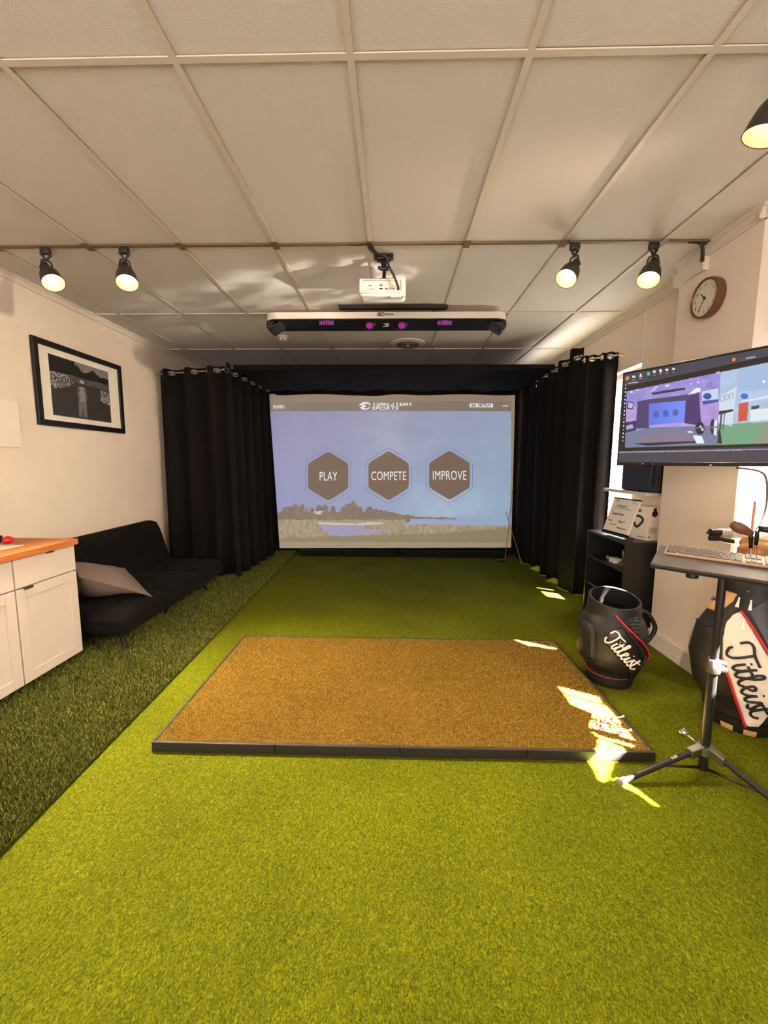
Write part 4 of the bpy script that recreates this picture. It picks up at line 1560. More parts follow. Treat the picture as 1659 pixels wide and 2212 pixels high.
    cl = np.where(quad(px, py, (1404, 846), (1418, 834), (1424, 835), (1409, 846))[:, None], np.array([206, 196, 234]), cl)
    cl = np.where(quad(px, py, (1422, 926), (1550, 921), (1550, 923.5), (1440, 929))[:, None] & (px > 1470)[:, None], np.array([120, 108, 160]), cl)
    c = np.where(L[:, None], cl, c)
    # right video: white room, green floor
    cl = np.array([176, 196, 226]) + (n - .5) * 26
    wallr = quad(px, py, (1553, 858), (1592, 834), (1582, 916), (1550, 916))
    cl = np.where(wallr[:, None], np.array([206, 220, 238]), cl)
    cl = np.where((py < 846 - (px - 1590) * .09)[:, None] & (px > 1592)[:, None], np.array([162, 188, 224]), cl)
    for bx, by_ in ((1561, 861), (1570, 858), (1580, 854.5)):
        fr_ = (np.abs(px - bx) < 4.6) & (np.abs(py - by_ + (px - bx) * .25) < 5.5)
        inn_ = (np.abs(px - bx) < 3.3) & (np.abs(py - by_ + (px - bx) * .25) < 4.2)
        cl = np.where((fr_ & ~inn_)[:, None], np.array([150, 160, 160]), cl)
    flr = py > 917 - (px - 1556) * .055 + np.where(px < 1582, -8 * (1582 - px) / 26 + 6, 0)
    cl = np.where(flr[:, None], np.array([112, 164, 128]), cl)
    cl = np.where(flr[:, None] & quad(px, py, (1622, 958), (1648, 912), (1670, 912), (1670, 958))[:, None], np.array([136, 152, 128]), cl)
    cl = np.where(quad(px, py, (1596, 872), (1617, 868), (1614, 909), (1594, 911))[:, None], np.array([206, 84, 66]), cl)
    cl = np.where((((px - 1608) / 8) ** 2 + ((py - 856) / 6) ** 2 < 1)[:, None], np.array([50, 112, 206]), cl)
    cl = np.where(quad(px, py, (1621, 886), (1670, 880), (1670, 906), (1620, 910))[:, None], np.array([222, 234, 240]), cl)
    cl = np.where(quad(px, py, (1623, 878), (1640, 875), (1640, 882), (1623, 884))[:, None], np.array([70, 66, 70]), cl)
    cl = np.where(quad(px, py, (1602, 866), (1670, 852), (1670, 858), (1601, 870))[:, None], np.array([214, 226, 240]), cl)
    cl = np.where(quad(px, py, (1545, 889), (1584, 884), (1584, 888), (1550, 897))[:, None], np.array([34, 36, 40]), cl)
    cl = np.where(quad(px, py, (1550, 893), (1566, 891), (1563, 928), (1552, 929))[:, None] & (np.abs((px + py * .1) % 7 - 3) < 1.6)[:, None], np.array([60, 70, 74]), cl)
    cl = np.where(quad(px, py, (1549, 926), (1556, 930), (1560, 958), (1548, 958))[:, None], np.array([40, 36, 40]), cl)
    cl = np.where((((px - 1650) / 3) ** 2 + ((py - 824) / 3) ** 2 < 1)[:, None], np.array([250, 252, 255]), cl)
    c = np.where(R[:, None], cl, c)
    # time line
    tl__ = np.abs(py - (977 - (px - 1350) * .022)) < 1.3
    c = np.where((tl__ & ((px * .55) % 2 < 1.4))[:, None], np.array([184, 190, 206]), c)
    return c


picture('display', 'pictv', tv, tv_fn, 520, 260, paint_tv)


def tvt(a, b, d):
    return tvplane_px(a, b, .0015 + d)


def skew(cx, cyy, sl):
    return lambda a, b, d: tvt(a, b + (a - cx) * sl, d)


def icon(pts, nm='toolbar_icon'):
    MB().prism(pts, tvt, 0, .0006).build(nm, 'ledwhite', tv)


for x, y in ((1369, 814), (1384, 811), (1413.5, 803), (1427, 801), (1440.5, 799), (1455, 797)):
    if x == 1427:
        icon([(x + 3.4 * math.cos(q), -y + 4 * math.sin(q)) for q in np.linspace(0, 6.28, 12, endpoint=False)])
    elif x == 1384:
        icon([(x - 3, -y - 3), (x + 3, -y - 3), (x + 1.5, -y + 4), (x - 1.5, -y + 4)])
    else:
        icon([(x - 3.2, -y - 2.4), (x + 3.2, -y - 2), (x + 3.2, -y + 2.8), (x - 3.2, -y + 2.2)])
    icon([(x - 3.4, -y - 7.6), (x + 3.4, -y - 6.9), (x + 3.4, -y - 6.2), (x - 3.4, -y - 6.9)], 'icon_caption')
icon([(1547, -804), (1550, -803), (1551, -807), (1548, -807)])
icon([(1552, -802), (1554, -801.6), (1554, -807), (1552, -807)])
for k in range(16):
    y = 831 + k * 8.1
    x = 1351.7 - k * .42
    icon([(x - 1.3, -y - 1.8), (x + 1.3, -y - 1.8), (x + 1.3, -y + 1.8), (x - 1.3, -y + 1.8)] if k % 3 else [(x - 1.5, -y - 1.8), (x - .3, -y - 1.8), (x + 1.5, -y + 1.8), (x + .3, -y + 1.8)])
icon([(1357, -829), (1378, -826), (1378, -824.5), (1357, -827.5)], 'icon_caption')
MB().prism([(1401 + 3.6 * math.cos(q), -807.5 + 4.2 * math.sin(q)) for q in np.linspace(0, 6.28, 14, endpoint=False)], tvt, 0, .0006).build('record_icon', 'ledgreen', tv)
for cx, cyy, s in ((1355.5, 817.5, 1.0), (1585.5, 777, .95)):
    lg = MB()
    lg.prism([(cx - 4 * s, -cyy - 1), (cx - 3.4 * s, -cyy + 3.6 * s), (cx + 4 * s, -cyy + 4.6 * s), (cx + 4.4 * s, -cyy + 2), (cx - 1 * s, -cyy + .6), (cx + 3.6 * s, -cyy + 1.2), (cx + 2.6 * s, -cyy - 2.2 * s), (cx - 2.8 * s, -cyy - 4.6 * s)], tvt, 0, .0006)
    lg.build('software_emblem', 'ledorange', tv)
text('swing', 'lettering', 'ledgrey', tv, skew(1592, 0, .185), 5.6, 1592, -780, .0006, .9)
text('catalyst', 'lettering', 'ledwhite', tv, skew(1592, 0, .185), 5.6, 1610.5, -780, .0006, .88)
lb = MB()
for x, w_ in ((1388.5, 5), (1410, 2), (1535, 6)):
    y = 1002 + (x - 1388) * .018
    a = tvplane_px(x, -y, .006)
    lb.sphere(tuple(a), .006, 10, 6, (w_ / 5, w_ / 5, .5))
lb.build('indicator', 'whiteprint', tv)
am = MB()
am.box((.36, -.052, 1.55), (.76, -.0455, 1.85), fr=tfr)
am.build('mounting_plate', 'black', tv)
q0 = np.array(tfr((.56, -.052, 1.70)))
am = MB()
am.tube([q0, (2.08, 2.40, 1.70), (2.10, 2.449, 1.70)], .018, 10)
am.rbox((2.04, 2.436, 1.62), (2.16, 2.449, 1.78), .004)
am.build('wall_arm', 'black', tv, smooth=True, ang=40)
# cable hanging from the television
cb = MB()
cb.tube(smoothline([tfr((.66, -.03, 1.37)), at(1648, 1022, y=2.28), at(1657, 1065, y=2.28), at(1652, 1105, y=2.32), at(1636, 1140, y=2.40), at(1610, 1165, y=2.42)]), .006, 8)
o = cb.build('cable', 'cable', smooth=True)
tag(o, 'grey cable looping down below the television', 'cable')

# ledge and black box in front of the first window
o = MB().rbox((2.03, 3.36, 1.128), (XR - .002, 4.04, 1.156), .004).build('window_ledge', 'trim')
tag(o, 'narrow white ledge across the window behind the television', 'ledge')
bx = thing('monitor_box', (2.10, 3.55, 1.156), 'black boxy monitor back standing on the white window ledge', 'monitor')
MB().rbox((2.075, 3.28, 1.158), (2.15, 3.815, 1.42), .01).build('body', 'black', bx)
MB().tube(smoothline([(2.07, 3.36, 1.40), (2.062, 3.37, 1.3), (2.065, 3.38, 1.2)]), .004, 6).build('cable', 'black', bx)
MB().rbox((2.06, 3.5, 1.1565), (2.14, 3.62, 1.165), .003).build('foot', 'black', bx)

# bookcase
BX0, BX1, BYa, BYb, BZ = 1.812, 2.145, 3.20, 3.845, .778
bc = thing('bookcase', ((BX0 + BX1) / 2, (BYa + BYb) / 2, 0), 'black open bookcase between the right curtain and the pillar', 'bookcase')
tk = .02
MB().box((BX0, BYa, 0), (BX1, BYa + tk, BZ - tk)).build('side_panel', 'shelf', bc)
MB().box((BX0, BYb - tk, 0), (BX1, BYb, BZ - tk)).build('side_panel', 'shelf', bc)
MB().rbox((BX0 - .003, BYa - .003, BZ - tk), (BX1, BYb + .003, BZ), .002).build('top', 'shelf', bc)
MB().box((BX1 - .01, BYa + tk, .02), (BX1, BYb - tk, BZ - tk)).build('back_panel', 'blackmatte', bc)
for z in (.035, .28, .53):
    MB().box((BX0 + .006, BYa + tk, z), (BX1 - .01, BYb - tk, z + .018)).build('shelf', 'shelf', bc)
# small things on the upper shelf
zs = .5495
it = [(1322, 1213, 'white_tin', 'small pale round tin on the top shelf of the bookcase', 'tin'), (1337, 1212, 'card_box', 'small white carton on the bookcase shelf beside the tin', 'box')]
o = MB().lathe([(.02, 0), (.022, .01), (.02, .03), (.012, .036)], (1.90, 3.62, zs), (0, 0, 1), 16).build('small_tin', 'steel', smooth=True, ang=40)
tag(o, 'small metal tin standing on the upper bookcase shelf, far end', 'tin')
o = MB().rbox((1.86, 3.44, zs), (1.93, 3.53, zs + .042), .006, 2).build('card_box', 'paper')
tag(o, 'small white carton in the middle of the upper bookcase shelf', 'box')
o = MB().lathe([(.028, 0), (.028, .002), (.004, .006), (.004, .06), (.025, .085), (.03, .115), (.027, .15), (.026, .15), (.029, .115), (.024, .087), (.001, .066)], (1.87, 3.29, zs), (0, 0, 1), 18, cap=False).build('stemmed_glass', 'acrylic', smooth=True)
tag(o, 'clear stemmed glass at the near end of the upper bookcase shelf', 'glass')
o = MB().rbox((1.88, 3.33, zs), (1.97, 3.41, zs + .03), .004).build('paper_bundle', 'greyprint')
tag(o, 'grey paper bundle lying on the upper bookcase shelf beside the glass', 'papers')

# whiteboard note on the bookcase
wa, wb = np.array([1.822, 3.585]), np.array([1.852, 3.265])       # far and near ends of the foot


def wfr(a, b, d):
    """a along 0..1 (far to near), b up the board in metres, d out"""
    q = wa + (wb - wa) * a
    lean = .28
    return (q[0] + b * lean * 1.0 - d * .96, q[1] + .0 * b, BZ + .046 + b * .96 + d * lean)


wn = thing('whiteboard_note', (1.84, 3.42, BZ), 'small whiteboard with handwritten request leaning on the bookcase', 'whiteboard')
WL = float(np.linalg.norm(wb - wa))
MB().prism([(0, 0), (1, 0), (1, .285), (0, .285)], wfr, -.012, 0).build('board', 'whiteprint', wn)
for b0_, b1_ in ((-.012, .002), (.283, .293)):
    MB().prism([(-.01, b0_), (1.01, b0_), (1.01, b1_), (-.01, b1_)], wfr, -.014, .004).build('frame_rail', 'blackmatte', wn)
MB().prism([(-.0, -.026), (1.0, -.026), (1.0, -.012), (0, -.012)], wfr, -.06, .01).build('stand', 'shelf', wn)
for a in (.2, .82):
    c = np.array(wfr(a, .27, .003))
    MB().tube([c + np.array([0, .014 * math.cos(q), .014 * math.sin(q)]) for q in np.linspace(0, 6.28, 14, endpoint=False)], .002, 6, closed=True).build('binder_ring', 'steel', wn)
WF = lambda a, b, d: wfr(a / WL, b, d + .001)
for s, x, y, h in (('All Students !!', .07, .215, .020), ('Google Review', .04, .145, .022), ('Please ^^', .16, .085, .020)):
    text(s, 'handwriting', 'blackprint', wn, WF, h, x, y, .0005, .80, shear=.15, bold=.012)
hw = MB()
hw.tube([WF(.06, .203, .001), WF(.15, .206, .001), WF(.25, .203, .001)], .0016, 5)
hw.build('underline', 'blackprint', wn)


def scribble(x, y, n, h, w_):
    P = []
    r_ = np.random.default_rng(int(x * 1000 + y * 777))
    for k in range(n):
        P.append(WF(x + w_ * k / n, y + h * (k % 2) * r_.uniform(.5, 1), .001))
    return MB().tube(smoothline(P, 3), .0013, 5)


scribble(.03, .085, 9, .014, .055).build('handwriting', 'greyprint', wn)
scribble(.07, .055, 13, .012, .08).build('handwriting', 'greyprint', wn)
scribble(.17, .035, 17, .016, .12).build('handwriting', 'blackprint', wn)

# product box
pbx = thing('product_box', (2.02, 3.33, BZ), 'white product carton with black ring logo beside the whiteboard', 'box')
b0 = at(1340, 1160, z=BZ + .001)
B0, B1, B2 = np.array([1.965, 3.50]), np.array([2.02, 3.295]), np.array([2.125, 3.30])
dA, dB = B1 - B0, B2 - B1
boxpoly = [B0, B1, B2, B0 + dB]
mb = MB()
mb.prism([tuple(p) for p in boxpoly], lambda a, b, d: (a, b, d), BZ + .0005, BZ + .272)
mb.build('carton', 'paper', pbx)


def pf1(a, b, d):
    n_ = np.array([dA[1], -dA[0]])
    n_ /= np.linalg.norm(n_)
    if n_[0] > 0:
        n_ = -n_
    q = B0 + dA * a + n_ * (d + .0008)
    return (q[0], q[1], BZ + b)


def pf2(a, b, d):
    n_ = np.array([dB[1], -dB[0]])
    n_ /= np.linalg.norm(n_)
    if n_[1] > 0:
        n_ = -n_
    q = B1 + dB * a + n_ * (d + .0008)
    return (q[0], q[1], BZ + b)


tri = smoothline([(.33, .165), (.50, .19), (.70, .185), (.80, .165), (.76, .14), (.60, .105), (.52, .10), (.42, .125)], 3, True)
MB().tube([pf1(a, b, .001) for a, b in tri], .009, 8, closed=True).build('ring_logo', 'blackprint', pbx)
MB().prism([(.62 + .1 * math.cos(q), .235 + .014 * math.sin(q)) for q in np.linspace(0, 6.28, 12, endpoint=False)], pf1, 0, .0008).build('round_seal', 'greyprint', pbx)
dd = MB()
dd.prism([(.6, .02), (.9, .02), (.9, .027), (.6, .027)], pf1, 0, .0006)
dd.prism([(.2, .245), (.5, .245), (.5, .25), (.2, .25)], pf1, 0, .0006)
for k in range(7):
    dd.prism([(.15, .06 + k * .007), (.85 - .1 * (k % 3), .06 + k * .007), (.85 - .1 * (k % 3), .063 + k * .007), (.15, .063 + k * .007)], pf2, 0, .0006)
dd.prism([(.12, .02), (.28, .02), (.28, .035), (.12, .035)], pf2, 0, .0006)
dd.build('fine_print', 'greyprint', pbx)
dd = MB()
dd.prism([(.38, .226), (.66, .226), (.62, .262), (.42, .262)], pf2, 0, .001)
dd.prism([(.52 + .22 * math.cos(q), .215 + .026 * math.sin(q)) for q in np.linspace(0, 6.28, 16, endpoint=False)], pf2, 0, .001)
dd.build('round_print', 'blackprint', pbx)
p = np.array([2.085, 3.20, BZ + .20])


# ------------------------------------------------------------------ golf bags
class Bag:
    def __init__(self, c, prof, bul, thl, lean=(0, 0)):
        self.c, self.prof, self.bul, self.thl, self.lean = np.array(c, float), np.array(prof), np.array(bul), thl, lean

    def r(self, th, z):
        b = np.interp(z, self.prof[:, 0], self.prof[:, 1])
        k = np.interp(z, self.bul[:, 0], self.bul[:, 1])
        s = 0
        for t in self.thl:
            q = (th - t + math.pi) % (2 * math.pi) - math.pi
            s = max(s, math.cos(min(abs(q) * 1.25, math.pi / 2)) ** 1.3)
        return b + k * s

    def p(self, th, z, d=0.0):
        r = self.r(th, z) + d
        return np.array([self.c[0] + r * math.cos(th) + self.lean[0] * z, self.c[1] + r * math.sin(th) + self.lean[1] * z, z])

    def hit(self, px, py, d=0.0):
        dr = ray(px, py)
        best = None
        t0 = float((np.array([*self.c, .4]) - ORG) @ FW) - .5
        pr_ = None
        for k in range(240):
            t = t0 + k * .005
            P = ORG + dr * t
            z = P[2]
            x, y = P[0] - self.c[0] - self.lean[0] * z, P[1] - self.c[1] - self.lean[1] * z
            th = math.atan2(y, x)
            f = math.hypot(x, y) - self.r(th, z) - d
            if f < 0:
                break
            pr_ = f
        return th, z

    def surf(self, z0, z1, nz=30, nt=48, d=0.0):
        return lambda u, v: self.p(2 * math.pi * u, z0 + (z1 - z0) * v, d)

    def strip(self, pxs, wd, dd, name, m, parent, closed=False, sub=6, n=8):
        P = smoothline([np.array(q, float) for q in pxs], sub, closed)
        pts = []
        for a in P:
            th, z = self.hit(*a)
            pts.append(self.p(th, z, dd))
        return MB().tube(pts, wd, n, closed=closed).build(name, m, parent, smooth=True)

    def panel(self, poly, d0, name, m, parent, nr=18, nc=10, horiz=False):
        """convex pixel outline -> raised patch lying on the bag"""
        poly = np.array(poly, float)
        ys_ = np.linspace(poly[:, 1].min() + .01, poly[:, 1].max() - .01, nr + 1)
        rows = []
        for y in ys_:
            xs_ = []
            for i in range(len(poly)):
                (xa, ya), (xb, yb) = poly[i], poly[(i + 1) % len(poly)]
                if (ya > y) != (yb > y):
                    xs_.append(xa + (xb - xa) * (y - ya) / (yb - ya))
            rows.append((min(xs_), max(xs_)))
        V = []
        for (a, b), y in zip(rows, ys_):
            for k in range(nc + 1):
                th, z = self.hit(a + (b - a) * k / nc, y)
                edge = k in (0, nc) or y in (ys_[0], ys_[-1])
                V.append(self.p(th, z, -.002 if edge else d0))
        F = [(j * (nc + 1) + i, j * (nc + 1) + i + 1, (j + 1) * (nc + 1) + i + 1, (j + 1) * (nc + 1) + i) for j in range(nr) for i in range(nc)]
        mb = MB()
        mb.add(V, F)
        o_ = mb.build(name, m, parent, smooth=True, fix=False)
        return o_

    def script(self, o0, xa, ya, unit, rad, d, name, m, parent):
        """cursive word: o0 pixel origin, xa/ya unit pixel axes"""
        T = [[(.02, .62), (.12, .95), (.5, 1.06), (1.0, .98), (1.75, 1.0)], [(.98, 1.0), (.9, .6), (.72, .15), (.4, -.02), (.12, .12), (.08, .3)],
             [(1.33, .52), (1.22, .15), (1.34, .0), (1.55, .14), (1.72, .5)], [(1.86, .86), (1.66, .2), (1.76, .0), (1.98, .12), (2.35, .62), (2.46, .98), (2.30, 1.0), (2.16, .55), (2.18, .08), (2.38, .0), (2.64, .2), (2.98, .42), (2.94, .56), (2.74, .5), (2.68, .16), (2.86, -.02), (3.12, .14), (3.36, .5)],
             [(3.36, .5), (3.24, .12), (3.38, 0), (3.6, .2), (3.86, .58), (3.92, .34), (4.0, .1), (3.82, -.02), (3.68, .06)], [(3.9, .02), (4.12, .2), (4.34, .86)], [(4.34, .86), (4.14, .2), (4.26, 0), (4.5, .06), (4.66, .22)],
             [(1.5, .58), (2.08, .62)], [(4.0, .58), (4.62, .64)], [(1.42, .72), (1.44, .76)], [(3.45, .72), (3.47, .76)]]
        mb = MB()
        o0, xa, ya = np.array(o0, float), np.array(xa, float), np.array(ya, float)
        for st in T:
            P = smoothline([o0 + xa * a * unit[0] + ya * b * unit[1] for a, b in st], 4)
            pts = []
            for q in P:
                th, z = self.hit(*q)
                pts.append(self.p(th, z, d))
            mb.tube(pts, rad, 7)
        return mb.build(name, m, parent, smooth=True)


def collar(bag, z0, z1, slope, name, m, parent, thick=.012, n=48):
    """open collar ring, its rim tilted"""
    V, F = [], []
    prof = [(z0, 0, 0), (z0, .008, 0), (z0 * .5 + z1 * .5, .006, 1), (z1, .004, 1), (z1 + .004, -.004, 1), (z1, -thick, 1), (z0 - .1, -thick - .004, 0), (z0 - .1, -.13, 0)]
    for (z, d, tilt) in prof:
        for j in range(n):
            th = 2 * math.pi * j / n
            zz = z + slope(th) * (tilt * (z - z0) / (z1 - z0) if tilt else 0)
            r = max(bag.r(th, min(z, bag.prof[-1][0])) + d, .002)
            V.append((bag.c[0] + r * math.cos(th) + bag.lean[0] * zz, bag.c[1] + r * math.sin(th) + bag.lean[1] * zz, zz))
    for i in range(len(prof) - 1):
        for j in range(n):
            F.append((i * n + j, i * n + (j + 1) % n, (i + 1) * n + (j + 1) % n, (i + 1) * n + j))
    return MB().add(V, F).build(name, m, parent, smooth=True, fix=False, ang=60)


# small bag beside the mat
b1 = Bag((1.405, 2.565), [(0, .128), (.008, .134), (.085, .134), (.10, .140), (.15, .180), (.20, .192), (.36, .188), (.42, .170), (.455, .150), (.49, .146), (.56, .146)],
         [(0, 0), (.1, .0), (.2, .012), (.35, .010), (.45, 0), (.6, 0)], (math.radians(150), math.radians(330)))
g1 = thing('caddy_bag', (1.405, 2.565, 0), 'short black caddy golf bag with white script lettering and red piping beside the mat', 'golf bag')
MB().grid(b1.surf(.10, .485), 72, 40).build('body', 'leather', g1, smooth=True, fix=False)
mb = MB()
mb.grid(b1.surf(.004, .098), 56, 8)
mb.add([b1.p(2 * math.pi * k / 40, .004) for k in range(40)], [tuple(range(40))[::-1]])
mb.build('base', 'leather', g1, smooth=True, fix=False)
MB().tube([b1.p(2 * math.pi * k / 60, .068, .0015) for k in range(60)], .0022, 6, closed=True).build('base_piping', 'red', g1, smooth=True)
view1 = math.atan2(-2.565, -1.405)
collar(b1, .475, .545, lambda th: .028 * math.cos(th - view1 - math.pi - .5), 'collar', 'leather', g1)
b1.panel([(1309, 1370), (1328, 1356), (1344, 1353), (1392, 1412), (1395, 1425), (1384, 1445), (1370, 1455), (1350, 1440), (1305, 1385)], .007, 'side_pocket', 'black', g1, 22, 14)
b1.panel([(1254, 1370), (1262, 1338), (1280, 1350), (1285, 1365), (1284, 1425), (1268, 1420), (1257, 1400)], .012, 'ball_pocket', 'leather', g1, 18, 8)
b1.panel([(1353, 1334), (1378, 1330), (1381, 1375), (1372, 1372)], .005, 'mesh_panel', 'leathergr', g1, 10, 6)
b1.strip([(1309, 1370), (1328, 1356), (1344, 1353), (1368, 1383), (1388, 1412), (1390, 1425), (1381, 1443), (1368, 1453), (1350, 1440), (1328, 1414), (1305, 1385)], .003, .006, 'pocket_welt', 'leathergr', g1, closed=True)
b1.strip([(1262, 1342), (1280, 1352), (1286, 1367), (1285, 1420), (1272, 1424)], .0035, .008, 'pocket_welt', 'leathergr', g1)
b1.strip([(1290, 1425), (1297, 1380), (1328, 1335)], .003, .003, 'seam_welt', 'leathergr', g1)
b1.strip([(1330, 1328), (1343, 1344), (1370, 1372), (1388, 1390), (1397, 1407), (1400, 1420), (1396, 1436), (1384, 1450), (1374, 1457)], .0052, .006, 'piping', 'red', g1)
b1.script((1304.5, 1379), (.655, .755), (.755, -.655), (19.3, 30), .0050, .011, 'lettering', 'whiteprint', g1)
vm = MB()
for k in range(6):
    a = np.array([1296 + k * 7, 1412 + k * 7.5])
    P = smoothline([a, a + np.array([6, 14]), a + np.array([9, 24])], 4)
    vm.tube([b1.p(*b1.hit(*q), .002) for q in P], .0022, 6)
vm.build('vent_ribs', 'leathergr', g1, smooth=True)
dm = MB()
for i in range(5):
    for j in range(4):
        q = np.array([1358 + j * 6 + (i % 2) * 2, 1336 + i * 8.0])
        th, z = b1.hit(*q)
        dm.sphere(tuple(b1.p(th, z, .004)), .0055, 8, 5)
dm.build('dimples', 'curtain', g1, smooth=True)
hp = [np.array(b1.p(math.radians(-8), .47, 0)), np.array(b1.p(math.radians(-8), .45, .05)), np.array(b1.p(math.radians(-8), .36, .055)), np.array(b1.p(math.radians(-8), .27, .012))]
MB().tube(smoothline(hp), .013, 10).build('carry_handle', 'leather', g1, smooth=True)

# tall tour bag
vth = math.atan2(-2.15, -1.90)
b2 = Bag((1.90, 2.15), [(0, .150), (.02, .158), (.08, .160), (.12, .162), (.2, .19), (.35, .205), (.5, .192), (.62, .160), (.7, .136), (.735, .130), (.83, .130)],
         [(0, 0), (.08, .005), (.2, .034), (.35, .046), (.5, .038), (.62, .012), (.7, .0), (.8, 0)], (vth - math.radians(80), vth + math.radians(75)))
g2 = thing('tour_bag', (1.90, 2.15, 0), 'large black and white tour golf bag with black script lettering beside the pillar', 'golf bag')
MB().grid(b2.surf(.075, .735), 80, 60).build('body', 'leather', g2, smooth=True, fix=False)
mb = MB()
mb.grid(b2.surf(.004, .074, d=.004), 56, 8)
mb.add([b2.p(2 * math.pi * k / 40, .004) for k in range(40)], [tuple(range(40))[::-1]])
mb.build('base', 'black', g2, smooth=True, fix=False)
for px, py in ((1570, 1590), (1615, 1606)):
    th, z = b2.hit(px, py)
    fm = MB()
    fm.grid(lambda u, v: b2.p(th - .16 + .32 * u, .004 + .032 * v, .007), 8, 3)
    fm.build('foot_pad', 'tan', g2, smooth=True, fix=False)
collar(b2, .735, .80, lambda th: 0.0, 'collar', 'leather', g2)
MB().tube([b2.p(2 * math.pi * k / 60, .802, -.002) for k in range(60)], .007, 8, closed=True).build('rim_piping', 'red', g2, smooth=True)
wp = [(1588, 1323), (1601, 1320), (1625, 1360), (1660, 1418), (1672, 1440), (1672, 1530), (1634, 1573), (1611, 1572), (1586, 1500), (1561, 1425), (1561, 1380), (1569, 1345)]
b2.panel(wp, .008, 'white_pocket', 'leatherw', g2, 34, 16)
b2.panel([(1608, 1318), (1660, 1292), (1690, 1330), (1690, 1460), (1668, 1418), (1635, 1362)], .006, 'charcoal_panel', 'leathergr', g2, 24, 12)
b2.panel([(1521, 1308), (1540, 1272), (1552, 1269), (1595, 1283), (1585, 1300), (1560, 1318), (1545, 1320), (1524, 1313)], .008, 'tan_flap', 'tan', g2, 14, 10)
b2.strip([(1603, 1318), (1625, 1352), (1648, 1392), (1672, 1434)], .006, .010, 'piping', 'red', g2)
b2.strip([(1562, 1422), (1572, 1450), (1586, 1495), (1610, 1570)], .006, .010, 'piping', 'red', g2)
b2.script((1570, 1398), (.33, .944), (.944, -.33), (35.0, 52), .0062, .0135, 'lettering', 'blackprint', g2)
b2.script((1533, 1293), (.97, .2), (.2, -.97), (5.0, 10), .0013, .011, 'flap_lettering', 'blackprint', g2)
for px, py in ((1598, 1301), (1622, 1307), (1608, 1347)):
    th, z = b2.hit(px, py)
    zp = MB()
    zp.tube([b2.p(th, z + .028, .012), b2.p(th, z + .008, .014)], .004, 8)
    zp.tube([b2.p(th, z + .008, .013), b2.p(th, z - .022, .014)], [.006, .011], 4)
    zp.build('zip_pull', 'whiteprint', g2)
b2.strip([(1504, 1335), (1518, 1345), (1540, 1352)], .006, .004, 'seam_welt', 'leather', g2)
sn = MB()
th, z = b2.hit(1618, 1276)
MB().lathe([(.006, 0), (.005, .005)], b2.p(th, z, .006), (math.cos(th), math.sin(th), 0), 12).build('snap', 'steel', g2)

# clubs and rod in the tour bag, leather hood
ctop = np.array([1.84, 2.12, .70])


def club(pxh, yh, base, kind, label, m):
    h_ = at(*pxh, y=yh)
    root = thing('golf_club', (base[0], base[1], .66), label, 'golf club', 'clubs standing in the tour bag')
    b_ = np.array([base[0], base[1], .66])
    d_ = (h_ - b_) / np.linalg.norm(h_ - b_)
    MB().tube([b_, h_ - d_ * .05], .0055, 8).build('shaft', m, root, smooth=True)
    MB().tube([h_ - d_ * .075, h_ - d_ * .02, h_], [.008, .010, .009], 10).build('ferrule', 'black', root, smooth=True)
    return root, h_


r_, h_ = club((1622, 1153), 2.06, (1.865, 2.12), 'driver', 'driver with dark wooden-toned head pointing left in the tour bag', 'steel')
a, b = h_, at(1580, 1131, y=2.08)
hd = MB()
for k in range(1):
    ax = (b - a)
    L = np.linalg.norm(ax)
    ax /= L
    hd.lathe([(.010, -.008), (.020, .01), (.026, L * .4), (.027, L * .7), (.019, L * .95), (.004, L * 1.0)], a, ax, 18)
    hd.v = [(v[0], v[1], h_[2] + (v[2] - h_[2]) * 1.0) for v in hd.v]
hd.build('club_head', 'brownrim', r_, smooth=True)
r_, h_ = club((1636, 1147), 2.11, (1.905, 2.17), 'putter', 'black putter head turned right in the tour bag', 'shaft')
hd = MB()
e0, e1 = at(1638, 1142, y=2.11), at(1664, 1145, y=2.08)
hd.tube([e0, e1], [.016, .018], 10)
hd.build('club_head', 'black', r_, smooth=True)
a, b = at(1631, 1083, y=2.12), np.array([1.885, 2.19, .66])
o = MB().tube([b, a], .006, 8).build('alignment_rod', 'coral', smooth=True)
tag(o, 'coral-red alignment rod standing upright in the tour bag', 'rod')
cc = at(1645, 1182, y=2.25)
lh = MB().sphere(tuple(cc), .10, 36, 24, (1.15, .75, .62))
nv_ = []
for v in lh.v:
    d_ = np.array(v) - cc
    k = 1 + .17 * (math.sin(d_[0] * 48 + 2) * math.sin(d_[2] * 62 + 1)) + .10 * math.sin(d_[1] * 70 + d_[2] * 90 + d_[0] * 35)
    nv_.append(tuple(cc + d_ * k))
lh.v = nv_
o = lh.build('leather_hood', 'tan', smooth=True)
tag(o, 'crumpled tan leather hood on top of the tour bag', 'bag hood')

# ------------------------------------------------------------------ tripod table, keyboard, mouse
TP = np.array([1.405, 1.745])
tt = thing('tripod_table', (TP[0], TP[1], 0), 'black tripod laptop stand with tilted tray at the right', 'stand')
FLp = np.array([1.168, 1.860, .94])
tu = np.array([.712, -.702, 0])
tu /= np.linalg.norm(tu)
tvv = np.array([.196, .247, .035])
tvv /= np.linalg.norm(tvv)
tnn = np.cross(tu, tvv)


def trf(p):
    return tuple(FLp + tu * p[0] + tvv * p[1] + tnn * p[2])


